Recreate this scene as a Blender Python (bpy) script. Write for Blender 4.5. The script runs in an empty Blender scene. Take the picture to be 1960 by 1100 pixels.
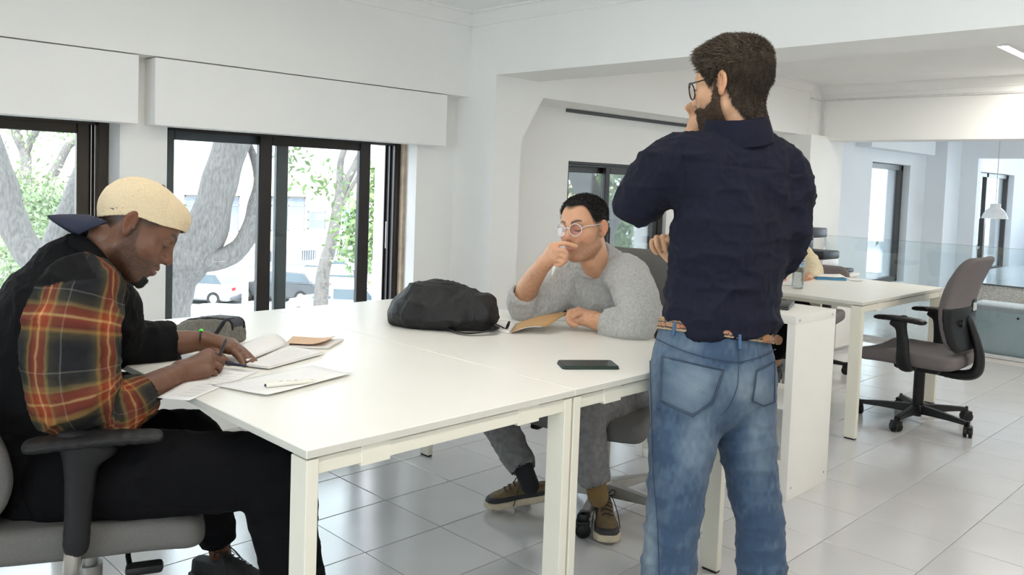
import bpy, bmesh, math, random
import numpy as np
from mathutils import Vector, Matrix

random.seed(7); RNG = np.random.default_rng(7)
SC = bpy.context.scene
COL = SC.collection

# ------------------------------------------------------------------ camera
F_PX, CY_PX = 1602.324, 439.221
YAW, PITCH, ROLL = 0.785384, -0.0564386, 0.0359508
CAM = np.array([-0.8625025, -1.4078584, 1.2769496])
def _basis():
    cy, sy = math.cos(YAW), math.sin(YAW)
    fwd = np.array([sy*math.cos(PITCH), cy*math.cos(PITCH), math.sin(PITCH)])
    right = np.array([cy, -sy, 0.0]); up = np.cross(right, fwd)
    r = right*math.cos(ROLL) + up*math.sin(ROLL)
    u = -right*math.sin(ROLL) + up*math.cos(ROLL)
    return r, u, fwd
R_, U_, W_ = _basis()
cam_d = bpy.data.cameras.new('camera'); cam = bpy.data.objects.new('camera', cam_d); COL.objects.link(cam)
cam_d.sensor_fit = 'HORIZONTAL'; cam_d.sensor_width = 36.0; cam_d.lens = F_PX*36.0/1960.0
cam_d.shift_y = -(550.0 - CY_PX)/1960.0; cam_d.clip_start = 0.05; cam_d.clip_end = 400
cam.matrix_world = Matrix(((R_[0], U_[0], -W_[0], CAM[0]), (R_[1], U_[1], -W_[1], CAM[1]),
                           (R_[2], U_[2], -W_[2], CAM[2]), (0, 0, 0, 1)))
SC.camera = cam

# ------------------------------------------------------------------ light and exposure
SC.view_settings.view_transform = 'Standard'; SC.view_settings.look = 'None'
SC.view_settings.gamma = 1.0; SC.view_settings.use_curve_mapping = False
SC.view_settings.exposure = 0.12
world = bpy.data.worlds.new('sky'); SC.world = world; world.use_nodes = True
wn = world.node_tree; wn.nodes.clear()
wo = wn.nodes.new('ShaderNodeOutputWorld'); wb = wn.nodes.new('ShaderNodeBackground')
wb.inputs[0].default_value = (0.79, 0.895, 1.0, 1); wb.inputs[1].default_value = 6.8
wn.links.new(wb.outputs[0], wo.inputs[0])
sun_d = bpy.data.lights.new('sun', 'SUN'); sun = bpy.data.objects.new('sun', sun_d); COL.objects.link(sun)
sun_d.energy = 7.0; sun_d.angle = 0.02; sun_d.color = (1.0, 0.95, 0.86)
sun.rotation_euler = Vector((0.35, 0.75, -0.85)).to_track_quat('-Z', 'Y').to_euler()
SC.cycles.max_bounces = 10; SC.cycles.diffuse_bounces = 7; SC.cycles.glossy_bounces = 4
SC.cycles.transparent_max_bounces = 12; SC.cycles.transmission_bounces = 6
SC.cycles.sample_clamp_indirect = 6.0; SC.cycles.caustics_reflective = False; SC.cycles.caustics_refractive = False
SC.cycles.use_denoising = True

# ------------------------------------------------------------------ helpers
def P(u, v, d):
    """the place that photograph pixel (u, v) shows at depth d metres"""
    return CAM + d*(W_ + R_*(u-980.0)/F_PX - U_*(v-CY_PX)/F_PX)
def proj(q):
    d = np.asarray(q, float) - CAM; z = d @ W_
    return 980 + F_PX*(d @ R_)/z, CY_PX - F_PX*(d @ U_)/z, z
def hexc(h):
    h = h.lstrip('#'); c = [int(h[i:i+2], 16)/255 for i in (0, 2, 4)]
    return tuple(x/12.92 if x <= .04045 else ((x+.055)/1.055)**2.4 for x in c)
MATS = {}
def mat(name, color, rough=.55, metal=0., var=.06, vscale=30., bump=0., bscale=60., spec=.5, coat=0., sheen=0., stretch=None, emit=None):
    """a procedural principled material: base colour with noise variation and fine relief"""
    if name in MATS: return MATS[name]
    if isinstance(color, str): color = hexc(color)
    m = bpy.data.materials.new(name); m.use_nodes = True; nt = m.node_tree; b = nt.nodes['Principled BSDF']
    b.inputs['Roughness'].default_value = rough; b.inputs['Metallic'].default_value = metal
    b.inputs['Specular IOR Level'].default_value = spec
    b.inputs['Coat Weight'].default_value = coat; b.inputs['Coat Roughness'].default_value = .15
    b.inputs['Sheen Weight'].default_value = sheen
    tc = nt.nodes.new('ShaderNodeTexCoord'); mp = nt.nodes.new('ShaderNodeMapping')
    nt.links.new(tc.outputs['Object'], mp.inputs[0])
    if stretch: mp.inputs['Scale'].default_value = stretch
    nz = nt.nodes.new('ShaderNodeTexNoise'); nz.inputs['Scale'].default_value = vscale; nz.inputs['Detail'].default_value = 4
    nt.links.new(mp.outputs[0], nz.inputs['Vector'])
    rp = nt.nodes.new('ShaderNodeValToRGB')
    rp.color_ramp.elements[0].position = .3; rp.color_ramp.elements[1].position = .7
    rp.color_ramp.elements[0].color = (*[max(0, c*(1-var)) for c in color], 1)
    rp.color_ramp.elements[1].color = (*[min(1, c*(1+var)) for c in color], 1)
    nt.links.new(nz.outputs['Fac'], rp.inputs[0]); nt.links.new(rp.outputs[0], b.inputs['Base Color'])
    if bump:
        n2 = nt.nodes.new('ShaderNodeTexNoise'); n2.inputs['Scale'].default_value = bscale; n2.inputs['Detail'].default_value = 5
        nt.links.new(mp.outputs[0], n2.inputs['Vector'])
        bp = nt.nodes.new('ShaderNodeBump'); bp.inputs['Strength'].default_value = bump; bp.inputs['Distance'].default_value = .01
        nt.links.new(n2.outputs['Fac'], bp.inputs['Height']); nt.links.new(bp.outputs[0], b.inputs['Normal'])
    if emit:
        b.inputs['Emission Color'].default_value = (*emit[0], 1); b.inputs['Emission Strength'].default_value = emit[1]
    MATS[name] = m; return m
def glass_mat(name, tint=(1, 1, 1), refl=1.0, rough=.0, ior=1.45):
    """thin clear pane: lets light straight through and reflects by Fresnel"""
    if name in MATS: return MATS[name]
    m = bpy.data.materials.new(name); m.use_nodes = True; nt = m.node_tree; nt.nodes.clear()
    o = nt.nodes.new('ShaderNodeOutputMaterial'); mx = nt.nodes.new('ShaderNodeMixShader')
    t = nt.nodes.new('ShaderNodeBsdfTransparent'); g = nt.nodes.new('ShaderNodeBsdfGlossy')
    f = nt.nodes.new('ShaderNodeFresnel'); f.inputs[0].default_value = ior
    mu = nt.nodes.new('ShaderNodeMath'); mu.operation = 'MULTIPLY'; mu.inputs[1].default_value = refl
    t.inputs[0].default_value = (*tint, 1); g.inputs['Roughness'].default_value = rough
    nt.links.new(f.outputs[0], mu.inputs[0]); nt.links.new(mu.outputs[0], mx.inputs[0])
    nt.links.new(t.outputs[0], mx.inputs[1]); nt.links.new(g.outputs[0], mx.inputs[2]); nt.links.new(mx.outputs[0], o.inputs[0])
    MATS[name] = m; return m
def tag(o, label=None, cat=None, group=None, kind=None):
    if label: o['label'] = label
    if cat: o['category'] = cat
    if group: o['group'] = group
    if kind: o['kind'] = kind
    return o
def link(name, me, m=None, parent=None, smooth=False):
    o = bpy.data.objects.new(name, me); COL.objects.link(o)
    if m is not None and not me.materials: me.materials.append(m)
    if parent is not None:
        o.parent = parent; o.matrix_parent_inverse = parent.matrix_world.inverted()
    if smooth: me.polygons.foreach_set('use_smooth', [True]*len(me.polygons))
    return o
def empty(name, loc=(0, 0, 0), rz=0.):
    o = bpy.data.objects.new(name, None); COL.objects.link(o); o.location = loc; o.rotation_euler = (0, 0, rz)
    o.matrix_world = Matrix.Translation(Vector(loc)) @ Matrix.Rotation(rz, 4, 'Z'); o.empty_display_size = .05
    return o
class B:
    """collects simple shapes into one mesh"""
    def __init__(s): s.bm = bmesh.new()
    def box(s, x0, x1, y0, y1, z0, z1, bev=0., M=None, seg=2):
        r = bmesh.ops.create_cube(s.bm, size=1.0)['verts']
        for v in r: v.co = Vector(((x0+x1)/2+v.co.x*(x1-x0), (y0+y1)/2+v.co.y*(y1-y0), (z0+z1)/2+v.co.z*(z1-z0)))
        if bev:
            es = list({e for v in r for e in v.link_edges}); n0 = set(s.bm.verts)
            q = bmesh.ops.bevel(s.bm, geom=es, offset=bev, segments=seg, affect='EDGES', profile=.5)
            r = list(set(q['verts']) | {v for v in r if v.is_valid})
            r = list({v for f in q['faces'] for v in f.verts} | {v for v in r if v.is_valid})
        if M is not None: bmesh.ops.transform(s.bm, matrix=M, verts=r)
        return s
    def cyl(s, a, b, r0, r1=None, n=16, cap=True):
        a = Vector(a); b = Vector(b); r1 = r0 if r1 is None else r1; ax = (b-a)
        q = ax.to_track_quat('Z', 'Y').to_matrix().to_4x4(); M = Matrix.Translation((a+b)/2) @ q
        bmesh.ops.create_cone(s.bm, cap_ends=cap, cap_tris=False, segments=n, radius1=max(r0, 1e-5), radius2=max(r1, 1e-5), depth=ax.length, matrix=M)
        return s
    def tube(s, pts, radii, n=8, cap=True):
        pts = [Vector(p) for p in pts]; k = len(pts)
        if not hasattr(radii, '__len__'): radii = [radii]*k
        rings = []; t0 = (pts[1]-pts[0]).normalized(); ref = Vector((0, 0, 1)) if abs(t0.z) < .9 else Vector((1, 0, 0))
        s0 = t0.cross(ref).normalized()
        for i, p in enumerate(pts):
            t = (pts[min(i+1, k-1)]-pts[max(i-1, 0)]).normalized(); s0 = (s0-t*s0.dot(t)).normalized(); u0 = t.cross(s0)
            rings.append([s.bm.verts.new(p+(s0*math.cos(2*math.pi*j/n)+u0*math.sin(2*math.pi*j/n))*radii[i]) for j in range(n)])
        for a, b in zip(rings, rings[1:]):
            for j in range(n): s.bm.faces.new((a[j], a[(j+1) % n], b[(j+1) % n], b[j]))
        if cap: s.bm.faces.new(rings[0][::-1]); s.bm.faces.new(rings[-1])
        return s
    def lathe(s, prof, c=(0, 0, 0), n=24, M=None):
        rings = []; new = []
        for r, z in prof:
            if r < 1e-6: v = [s.bm.verts.new((c[0], c[1], c[2]+z))]
            else: v = [s.bm.verts.new((c[0]+r*math.cos(2*math.pi*j/n), c[1]+r*math.sin(2*math.pi*j/n), c[2]+z)) for j in range(n)]
            rings.append(v); new += v
        for a, b in zip(rings, rings[1:]):
            for j in range(n):
                A = (a[j % len(a)], a[(j+1) % len(a)]); Bq = (b[(j+1) % len(b)], b[j % len(b)])
                f = []
                for v in (*A, *Bq):
                    if v not in f: f.append(v)
                if len(f) > 2: s.bm.faces.new(f)
        if M is not None: bmesh.ops.transform(s.bm, matrix=M, verts=new)
        return s
    def prism(s, poly, a0, a1, axis='z', M=None):
        """poly: outline in the plane across `axis`, pushed from a0 to a1"""
        def mk(p, a): return {'z': (p[0], p[1], a), 'y': (p[0], a, p[1]), 'x': (a, p[0], p[1])}[axis]
        lo = [s.bm.verts.new(mk(p, a0)) for p in poly]; hi = [s.bm.verts.new(mk(p, a1)) for p in poly]
        s.bm.faces.new(lo); s.bm.faces.new(hi); n = len(poly)
        for i in range(n): s.bm.faces.new((lo[i], lo[(i+1) % n], hi[(i+1) % n], hi[i]))
        if M is not None: bmesh.ops.transform(s.bm, matrix=M, verts=lo+hi)
        return s
    def grid(s, rows):
        V = [[s.bm.verts.new(p) for p in r] for r in rows]
        for a, b in zip(V, V[1:]):
            for i in range(len(a)-1): s.bm.faces.new((a[i], a[i+1], b[i+1], b[i]))
        return s
    def mesh(s, name):
        bmesh.ops.recalc_face_normals(s.bm, faces=s.bm.faces[:]); me = bpy.data.meshes.new(name); s.bm.to_mesh(me); s.bm.free(); return me
    def obj(s, name, m, parent=None, smooth=False, angle=None):
        me = s.mesh(name); o = link(name, me, m, parent, smooth)
        if angle is not None:
            me.polygons.foreach_set('use_smooth', [True]*len(me.polygons)); me.set_sharp_from_angle(angle=math.radians(angle))
        return o
def boxo(name, x0, x1, y0, y1, z0, z1, m, parent=None, bev=0.):
    return B().box(x0, x1, y0, y1, z0, z1, bev).obj(name, m, parent, angle=40 if bev else None)
def cat_rom(pts, sub=6):
    pts = np.asarray(pts, float); n = len(pts); out = []
    for i in range(n-1):
        p0, p1, p2, p3 = pts[max(i-1, 0)], pts[i], pts[i+1], pts[min(i+2, n-1)]
        for t in np.linspace(0, 1, sub, endpoint=False):
            out.append(.5*((2*p1)+(p2-p0)*t+(2*p0-5*p1+4*p2-p3)*t*t+(3*p1-p0-3*p2+p3)*t**3))
    out.append(pts[-1]); return np.array(out)
def copy_tree(o, parent=None):
    c = o.copy(); COL.objects.link(c); c.parent = parent
    for ch in o.children: 
        k = copy_tree(ch, c); k.matrix_parent_inverse = ch.matrix_parent_inverse.copy()
    return c

# ------------------------------------------------------------------ implicit-surface modeller (organic shapes)
def _h(ix, iy, iz, seed):
    n = (ix*374761393 + iy*668265263 + iz*2147483647 + seed*1274126177) & 0x7fffffff
    n = ((n ^ (n >> 13))*1274126177) & 0x7fffffff
    return ((n ^ (n >> 16)) & 0xffff)/65535.0
def vnoise(Q, scale=1., seed=0):
    """smooth value noise in -1..1"""
    q = np.asarray(Q)*scale; i = np.floor(q).astype(np.int64); f = q-i; f = f*f*(3-2*f); r = 0
    for dx in (0, 1):
        wx = f[:, 0] if dx else 1-f[:, 0]
        for dy in (0, 1):
            wy = f[:, 1] if dy else 1-f[:, 1]
            for dz in (0, 1):
                wz = f[:, 2] if dz else 1-f[:, 2]
                r = r + wx*wy*wz*_h(i[:, 0]+dx, i[:, 1]+dy, i[:, 2]+dz, seed)
    return r*2-1
def smin(a, b, k):
    if k <= 0: return np.minimum(a, b)
    h = np.maximum(k-np.abs(a-b), 0)/k
    return np.minimum(a, b)-h*h*k*.25
def smax(a, b, k): return -smin(-a, -b, k)
FAR = .09
def rc(a, b, ra, rb):
    """round cone"""
    a = np.asarray(a, float); b = np.asarray(b, float); ba = b-a; L = max(ba @ ba, 1e-12); rm = max(ra, rb)
    lo = np.minimum(a, b)-rm; hi = np.maximum(a, b)+rm
    def f(Q):
        q = Q-a; t = np.clip(q @ ba/L, 0, 1)
        return np.sqrt(((q-t[:, None]*ba)**2).sum(1))-(ra+(rb-ra)*t)
    return f, lo, hi
def el(c, r, M=None):
    """ellipsoid; M rows = its axes"""
    c = np.asarray(c, float); r = np.asarray(r, float); M = np.eye(3) if M is None else np.asarray(M, float)
    e = np.sqrt(((M.T*r)**2).sum(1)); lo = c-e; hi = c+e
    def f(Q):
        q = (Q-c) @ M.T; k0 = np.sqrt(((q/r)**2).sum(1)); k1 = np.sqrt(((q/(r*r))**2).sum(1))
        return k0*(k0-1)/np.maximum(k1, 1e-9)
    return f, lo, hi
def et(a, b, s, ra, rb, fa, fb):
    """tube with elliptic section: half-width ra..rb along side vector s, half-depth fa..fb across"""
    a = np.asarray(a, float); b = np.asarray(b, float); ba = b-a; L = math.sqrt(ba @ ba); ax = ba/L
    s = np.asarray(s, float); s = s-ax*(s @ ax); s /= np.linalg.norm(s); g = np.cross(ax, s); rm = max(ra, rb, fa, fb)
    lo = np.minimum(a, b)-rm; hi = np.maximum(a, b)+rm
    def f(Q):
        q = Q-a; h = q @ ax; t = np.clip(h/L, 0, 1); ex = h-t*L
        rs = ra+(rb-ra)*t; rf = fa+(fb-fa)*t; m = np.minimum(rs, rf)
        qs = q @ s; qf = q @ g
        k0 = np.sqrt((qs/rs)**2+(qf/rf)**2+(ex/m)**2); k1 = np.sqrt((qs/rs**2)**2+(qf/rf**2)**2+(ex/m**2)**2)
        return np.where(k1 < 1e-6, -m, k0*(k0-1)/np.maximum(k1, 1e-9))
    return f, lo, hi
def rbx(c, half, r, M=None):
    """rounded box; M rows = its axes"""
    c = np.asarray(c, float); half = np.asarray(half, float); M = np.eye(3) if M is None else np.asarray(M, float)
    e = np.abs(M.T) @ half; lo = c-e; hi = c+e
    def f(Q):
        q = np.abs((Q-c) @ M.T)-(half-r)
        return np.sqrt((np.maximum(q, 0)**2).sum(1))+np.minimum(q.max(1), 0)-r
    return f, lo, hi
def chain(pts, radii, sub=4):
    """smooth limb through pts"""
    X = cat_rom(np.c_[np.asarray(pts, float), np.asarray(radii, float)], sub)
    return [rc(X[i, :3], X[i+1, :3], X[i, 3], X[i+1, 3]) for i in range(len(X)-1)]
def echain(pts, side, rs, rf, sub=4):
    X = cat_rom(np.c_[np.asarray(pts, float), np.asarray(rs, float), np.asarray(rf, float), np.broadcast_to(np.asarray(side, float), (len(pts), 3))], sub)
    return [et(X[i, :3], X[i+1, :3], (X[i, 5:8]+X[i+1, 5:8])/2, X[i, 3], X[i+1, 3], X[i, 4], X[i+1, 4]) for i in range(len(X)-1)]
class S:
    """groups of primitives: smooth-united inside a group by kin, groups united by k"""
    def __init__(s): s.ops = []; s.lo = np.full(3, 9e9); s.hi = -s.lo
    def add(s, prims, k=.02, kin=.0, op='u'):
        if isinstance(prims, tuple): prims = [prims]
        if op == 'u':
            for _, l, h in prims: s.lo = np.minimum(s.lo, l); s.hi = np.maximum(s.hi, h)
        s.ops.append((op, prims, k, kin)); return s
    def cut(s, prims, k=.005): return s.add(prims, k, 0, 's')
    def __call__(s, Q):
        Q = np.asarray(Q, float); d = np.full(len(Q), FAR*2); ql = Q.min(0); qh = Q.max(0)
        for op, prims, k, kin in s.ops:
            g = None
            for f, l, h in prims:
                if np.any(ql > h+FAR) or np.any(qh < l-FAR): continue
                v = f(Q); g = v if g is None else smin(g, v, kin)
            if g is None: continue
            d = smin(d, g, k) if op == 'u' else smax(d, -g, k)
        return d
def sdf_mesh(fn, lo, hi, h):
    lo = np.asarray(lo, float)-2.5*h; hi = np.asarray(hi, float)+2.5*h; BS = 8
    n = np.ceil((hi-lo)/h/BS).astype(int)*BS; nb = n//BS
    D = np.full(n+1, 1., np.float32)
    I = np.stack(np.meshgrid(*[np.arange(k) for k in nb], indexing='ij'), -1).reshape(-1, 3)
    cen = lo+(I+.5)*BS*h; dc = np.concatenate([fn(cen[i:i+4096]) for i in range(0, len(cen), 4096)])
    hd = BS*h*.866*1.5
    for b in I[dc < -hd]: D[b[0]*BS:b[0]*BS+BS+1, b[1]*BS:b[1]*BS+BS+1, b[2]*BS:b[2]*BS+BS+1] = -1
    act = I[np.abs(dc) <= hd]
    key = ((act[:, 0]//2)*100003+(act[:, 1]//2))*1009+act[:, 2]//2; od = np.argsort(key, kind='stable'); act = act[od]
    off = np.stack(np.meshgrid(*[np.arange(BS+1)]*3, indexing='ij'), -1).reshape(-1, 3)
    for bl in (np.split(act, np.flatnonzero(np.diff(key[od]))+1) if len(act) else []):
        idx = (bl[:, None, :]*BS+off[None]).reshape(-1, 3)
        D[idx[:, 0], idx[:, 1], idx[:, 2]] = fn(lo+idx*h)
    Sg = D < 0; c = np.zeros(n, np.int8)
    for dx in (0, 1):
        for dy in (0, 1):
            for dz in (0, 1): c += Sg[dx:n[0]+dx, dy:n[1]+dy, dz:n[2]+dz]
    A = np.argwhere((c > 0) & (c < 8)); vid = np.full(n, -1, np.int64); vid[tuple(A.T)] = np.arange(len(A))
    acc = np.zeros((len(A), 3)); cnt = np.zeros(len(A)); cor = [(0, 0, 0), (1, 0, 0), (0, 1, 0), (1, 1, 0), (0, 0, 1), (1, 0, 1), (0, 1, 1), (1, 1, 1)]
    for a, b in [(0, 1), (2, 3), (4, 5), (6, 7), (0, 2), (1, 3), (4, 6), (5, 7), (0, 4), (1, 5), (2, 6), (3, 7)]:
        ca, cb = np.array(cor[a]), np.array(cor[b])
        da = D[tuple((A+ca).T)].astype(float); db = D[tuple((A+cb).T)].astype(float); m = (da < 0) != (db < 0)
        t = np.where(m, da/np.where(np.abs(da-db) < 1e-9, 1, da-db), 0)
        acc += np.where(m[:, None], ca+t[:, None]*(cb-ca), 0); cnt += m
    V = lo+(A+acc/cnt[:, None])*h; Fs = []
    for ax in range(3):
        o1, o2 = [i for i in range(3) if i != ax]
        sl0 = [slice(1, n[0]), slice(1, n[1]), slice(1, n[2])]; sl0[ax] = slice(0, n[ax]); sl1 = list(sl0); sl1[ax] = slice(1, n[ax]+1)
        s0 = Sg[tuple(sl0)]; s1 = Sg[tuple(sl1)]; E = np.argwhere(s0 != s1)
        if not len(E): continue
        flip = s0[tuple(E.T)]; base = E.copy(); base[:, o1] += 1; base[:, o2] += 1
        e1 = np.zeros(3, int); e1[o1] = 1; e2 = np.zeros(3, int); e2[o2] = 1
        q = np.stack([vid[tuple((base-x).T)] for x in (0*e1, e1, e1+e2, e2)], 1)
        if ax == 1: flip = ~flip
        q = np.where(flip[:, None], q[:, ::-1], q); Fs.append(q[:, ::-1])
    return V, np.concatenate(Fs)
def to_mesh(name, V, Fq):
    me = bpy.data.meshes.new(name); me.vertices.add(len(V)); me.vertices.foreach_set('co', np.asarray(V, np.float32).ravel())
    k = Fq.shape[1]; me.loops.add(Fq.size); me.polygons.add(len(Fq)); me.loops.foreach_set('vertex_index', Fq.astype(np.int32).ravel())
    me.polygons.foreach_set('loop_start', (np.arange(len(Fq))*k).astype(np.int32)); me.update(calc_edges=True); me.validate()
    me.polygons.foreach_set('use_smooth', [True]*len(me.polygons)); return me
def normals(V, Fq):
    a, b, c = V[Fq[:, 0]], V[Fq[:, 1]], V[Fq[:, 2]]; fn = np.cross(b-a, c-a)
    N = np.zeros_like(V)
    for j in range(Fq.shape[1]): np.add.at(N, Fq[:, j], fn)
    return N/np.maximum(np.linalg.norm(N, axis=1), 1e-12)[:, None]
def relax(V, Fq, it=1, w=.5):
    for _ in range(it):
        A = np.zeros_like(V); c = np.zeros(len(V))
        for j in range(Fq.shape[1]):
            np.add.at(A, Fq[:, j], V[Fq[:, (j+1) % Fq.shape[1]]]); np.add.at(c, Fq[:, j], 1)
        V = V*(1-w)+w*A/np.maximum(c, 1)[:, None]
    return V
def sdf_obj(name, fn, h, m, parent=None, lo=None, hi=None, disp=None, attr=None, col=None, it=1):
    """mesh the zero surface of fn; disp(V,N)->metres along N; col(V)->rgb; attr: {name: f(V)->vec3}"""
    V, Fq = sdf_mesh(fn, fn.lo if lo is None else lo, fn.hi if hi is None else hi, h)
    if it: V = relax(V, Fq, it, .4)
    N = normals(V, Fq); V0 = V
    if disp is not None: V = V+N*disp(V, N)[:, None]
    me = to_mesh(name, V, Fq); me.materials.append(m)
    if col is not None: set_col(me, col(V0))
    for k, f in (attr or {}).items():
        a = me.attributes.new(k, 'FLOAT_VECTOR', 'POINT'); a.data.foreach_set('vector', np.asarray(f(V0), np.float32).ravel())
    return link(name, me, None, parent)
def set_col(me, c):
    c = np.asarray(c, np.float32); c4 = np.ones((len(c), 4), np.float32); c4[:, :3] = c
    a = me.color_attributes.new('Col', 'FLOAT_COLOR', 'POINT'); a.data.foreach_set('color', c4.ravel())
# ------------------------------------------------------------------ the setting
M_WALL = mat('wall_paint', (.875, .87, .85), .75, var=.012, vscale=3, bump=.03, bscale=220)
M_CEIL = mat('ceiling_paint', (.90, .90, .89), .85, var=.012, vscale=3)
M_REVEAL = mat('reveal_paint', (.84, .86, .88), .6, var=.02, vscale=4)
M_FRAME = mat('dark_aluminium', (.020, .017, .016), .32, metal=.0, var=.15, vscale=12, spec=.5)
M_FRAME2 = mat('bronze_aluminium', (.040, .030, .022), .35, var=.15, vscale=12)
M_GROUT = mat('grout', (.50, .49, .47), .8, var=.1, vscale=20)
M_PANE = glass_mat('window_glass', (.97, .99, .985), .8)
M_BLIND = mat('pelmet_paint', (.88, .875, .86), .6, var=.012, vscale=3)
def tile_mat():
    m = mat('floor_tile', (.535, .53, .53), .14, var=.05, vscale=2.2, bump=.04, bscale=150, spec=1.0)
    return m
M_TILE = tile_mat()

X_BEAM0, X_BEAM1, Z_BEAM, Z_CEIL, Y_WALL, Y_UP = 2.5, 2.86, 1.893, 2.262, 2.47, 2.35
def struct(o): o['kind'] = 'structure'; return o

# floor: grout bed with single tiles laid on it
floor = struct(boxo('floor', -3.3, 6.66, -4.6, 2.62, -.2, -.006, M_GROUT))
PITCH_T, T0X, T0Y = .3335, .1165, .2230
tx = [i for i in range(-11, 21)]; ty = [j for j in range(-15, 8)]
half = PITCH_T/2-.0018
def tile_mesh():
    b = B().box(-half, half, -half, half, -.008, 0, bev=.0014, seg=1); me = b.mesh('tile'); me.materials.append(M_TILE); return me
TM = tile_mesh(); cand = []
for i in tx:
    for j in ty:
        cx, cy_ = T0X+(i+.5)*PITCH_T, T0Y+(j+.5)*PITCH_T
        if cx-half < -3.3 or cx+half > 6.66 or cy_-half < -4.6 or cy_+half > 2.62: continue
        u, v, d = proj((cx, cy_, 0)); vis = d > .4 and -120 < u < 2080 and 500 < v < 1260
        cand.append((not vis, d, cx, cy_))
cand.sort(); far_b = B()
for k, (nv, d, cx, cy_) in enumerate(cand):
    if k < 300:
        o = bpy.data.objects.new('tile', TM); COL.objects.link(o); o.parent = floor
        o.location = (cx, cy_, -RNG.uniform(0, .0005)); o.rotation_euler = (RNG.uniform(-.0012, .0012), RNG.uniform(-.0012, .0012), 0)
    else: far_b.box(cx-half, cx+half, cy_-half, cy_+half, -.008, -.0002)
o = far_b.obj('tile_field', M_TILE, floor); o['kind'] = 'stuff'

# window wall, first bay: solid pieces round two openings
WZ0, WZ1 = .345, 1.53
def wall_piece(name, boxes, m=M_WALL):
    b = B()
    for q in boxes: b.box(*q)
    return struct(b.obj(name, m))
wall_piece('wall_left', [(-3.3, -.93, Y_WALL, 2.78, 0, 1.9), (.535, .745, Y_WALL, 2.78, 0, 1.9), (2.207, 2.72, Y_WALL, 2.78, 0, 1.9),
                         (-.93, .535, Y_WALL, 2.78, 0, WZ0), (.745, 2.207, Y_WALL, 2.78, 0, WZ0),
                         (-.93, .535, Y_WALL, 2.78, WZ1, 1.9), (.745, 2.207, Y_WALL, 2.78, WZ1, 1.9)])
wall_piece('wall_left_upper', [(-3.3, X_BEAM0, Y_UP, 2.78, 1.775, Z_CEIL+.1)])
# sills
for n, (a, b_) in enumerate([(-.93, .535), (.745, 2.207)]):
    struct(boxo('trim_%d' % (n+1), a-.0, b_-.0, 2.425, 2.60, WZ0-.03, WZ0+.012, mat('sill_stone', (.62, .61, .58), .5, var=.12, vscale=60), bev=.004))
# cornice in the corner of ceiling and walls
def cornice(name, pts):
    b = B()
    for (x0, y0, x1, y1, nx, ny) in pts:
        prof = [(0, 0), (.0, -.075), (.012, -.075), (.02, -.06), (.05, -.02), (.06, -.012), (.075, -.012), (.075, 0)]
        lo = [b.bm.verts.new((x0+nx*p, y0+ny*p, Z_CEIL+q)) for p, q in prof]; hi = [b.bm.verts.new((x1+nx*p, y1+ny*p, Z_CEIL+q)) for p, q in prof]
        for i in range(len(prof)): j = (i+1) % len(prof); b.bm.faces.new((lo[i], lo[j], hi[j], hi[i]))
        b.bm.faces.new(lo); b.bm.faces.new(hi[::-1])
    return struct(b.obj(name, M_WALL))
cornice('trim_3', [(-3.3, Y_UP, X_BEAM0, Y_UP, 0, -1), (X_BEAM0, -4.6, X_BEAM0, Y_UP, -1, 0)])
cornice('trim_4', [(X_BEAM1, 2.128, 6.43, 2.128, 0, -1), (6.67, -4.6, 6.67, 2.128, -1, 0)])
# ceiling
struct(boxo('ceiling', -3.3, 6.9, -4.6, 2.8, Z_CEIL, Z_CEIL+.15, M_CEIL))
# unseen block added overhead to keep the sun off the near trees
struct(boxo('upper_storeys', -14, 30, -4.7, 2.8, 2.9, 13, M_WALL))
# hidden sides of the room, behind the photographer
wall_piece('wall_west', [(-3.4, -3.3, -4.6, 2.8, 0, .5), (-3.4, -3.3, -4.6, 2.8, 2.0, Z_CEIL+.1), (-3.4, -3.3, -4.6, -3.2, .5, 2.0), (-3.4, -3.3, .3, 2.8, .5, 2.0)])
w8 = struct(empty('window_8', (-3.35, -1.1, .5))); boxo('pane', -3.355, -3.345, -3.2, .3, .5, 2.0, M_PANE, w8)  # unseen window, added as soft frontal fill from behind the camera
b = B()
for yq in (-3.2, -1.5, .25): b.box(-3.38, -3.32, yq, yq+.05, .5, 2.0)
b.obj('window_frame', M_FRAME, w8)
wall_piece('wall_south', [(-3.3, 7.2, -4.7, -4.6, 0, Z_CEIL+.6), (7.2, 12.5, -4.7, -4.6, 0, .4), (7.2, 12.5, -4.7, -4.6, 1.9, 2.9), (7.2, 9.0, -4.7, -4.6, .4, 1.9), (12.5, 17.2, -4.7, -4.6, 0, 2.9)])
w7 = struct(empty('window_7', (12, -4.65, .4))); boxo('pane', 9.0, 12.5, -4.655, -4.645, .4, 1.9, M_PANE, w7)  # added window out of view, lets more daylight into the far room
b = B()
for xq in (9.0, 10.7, 12.45): b.box(xq, xq+.05, -4.68, -4.62, .4, 1.9)
b.obj('window_frame', M_FRAME, w7)
# partition: stub with a corbelled head, and the deep beam across the room
b = B(); b.prism([(X_BEAM0, 0), (2.722, 0), (2.722, 1.524), (2.905, 1.80), (2.905, Z_CEIL), (X_BEAM0, Z_CEIL)], 2.128, 2.78, 'y')
struct(b.obj('wall_partition', M_WALL))
struct(boxo('wall_header', X_BEAM0, X_BEAM1, -4.6, 2.128, Z_BEAM, Z_CEIL+.05, M_WALL))
# second bay: deep upper wall, window wall below
wall_piece('wall_bay', [(2.722, 3.548, Y_WALL, 2.78, 0, 1.81), (4.76, 7.0, Y_WALL, 2.78, 0, 1.81), (3.548, 4.76, Y_WALL, 2.78, 0, WZ0), (3.548, 4.76, Y_WALL, 2.78, 1.44, 1.81)])
wall_piece('wall_bay_upper', [(2.86, 6.43, 2.13, 2.78, 1.80, Z_CEIL+.05)])
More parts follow.
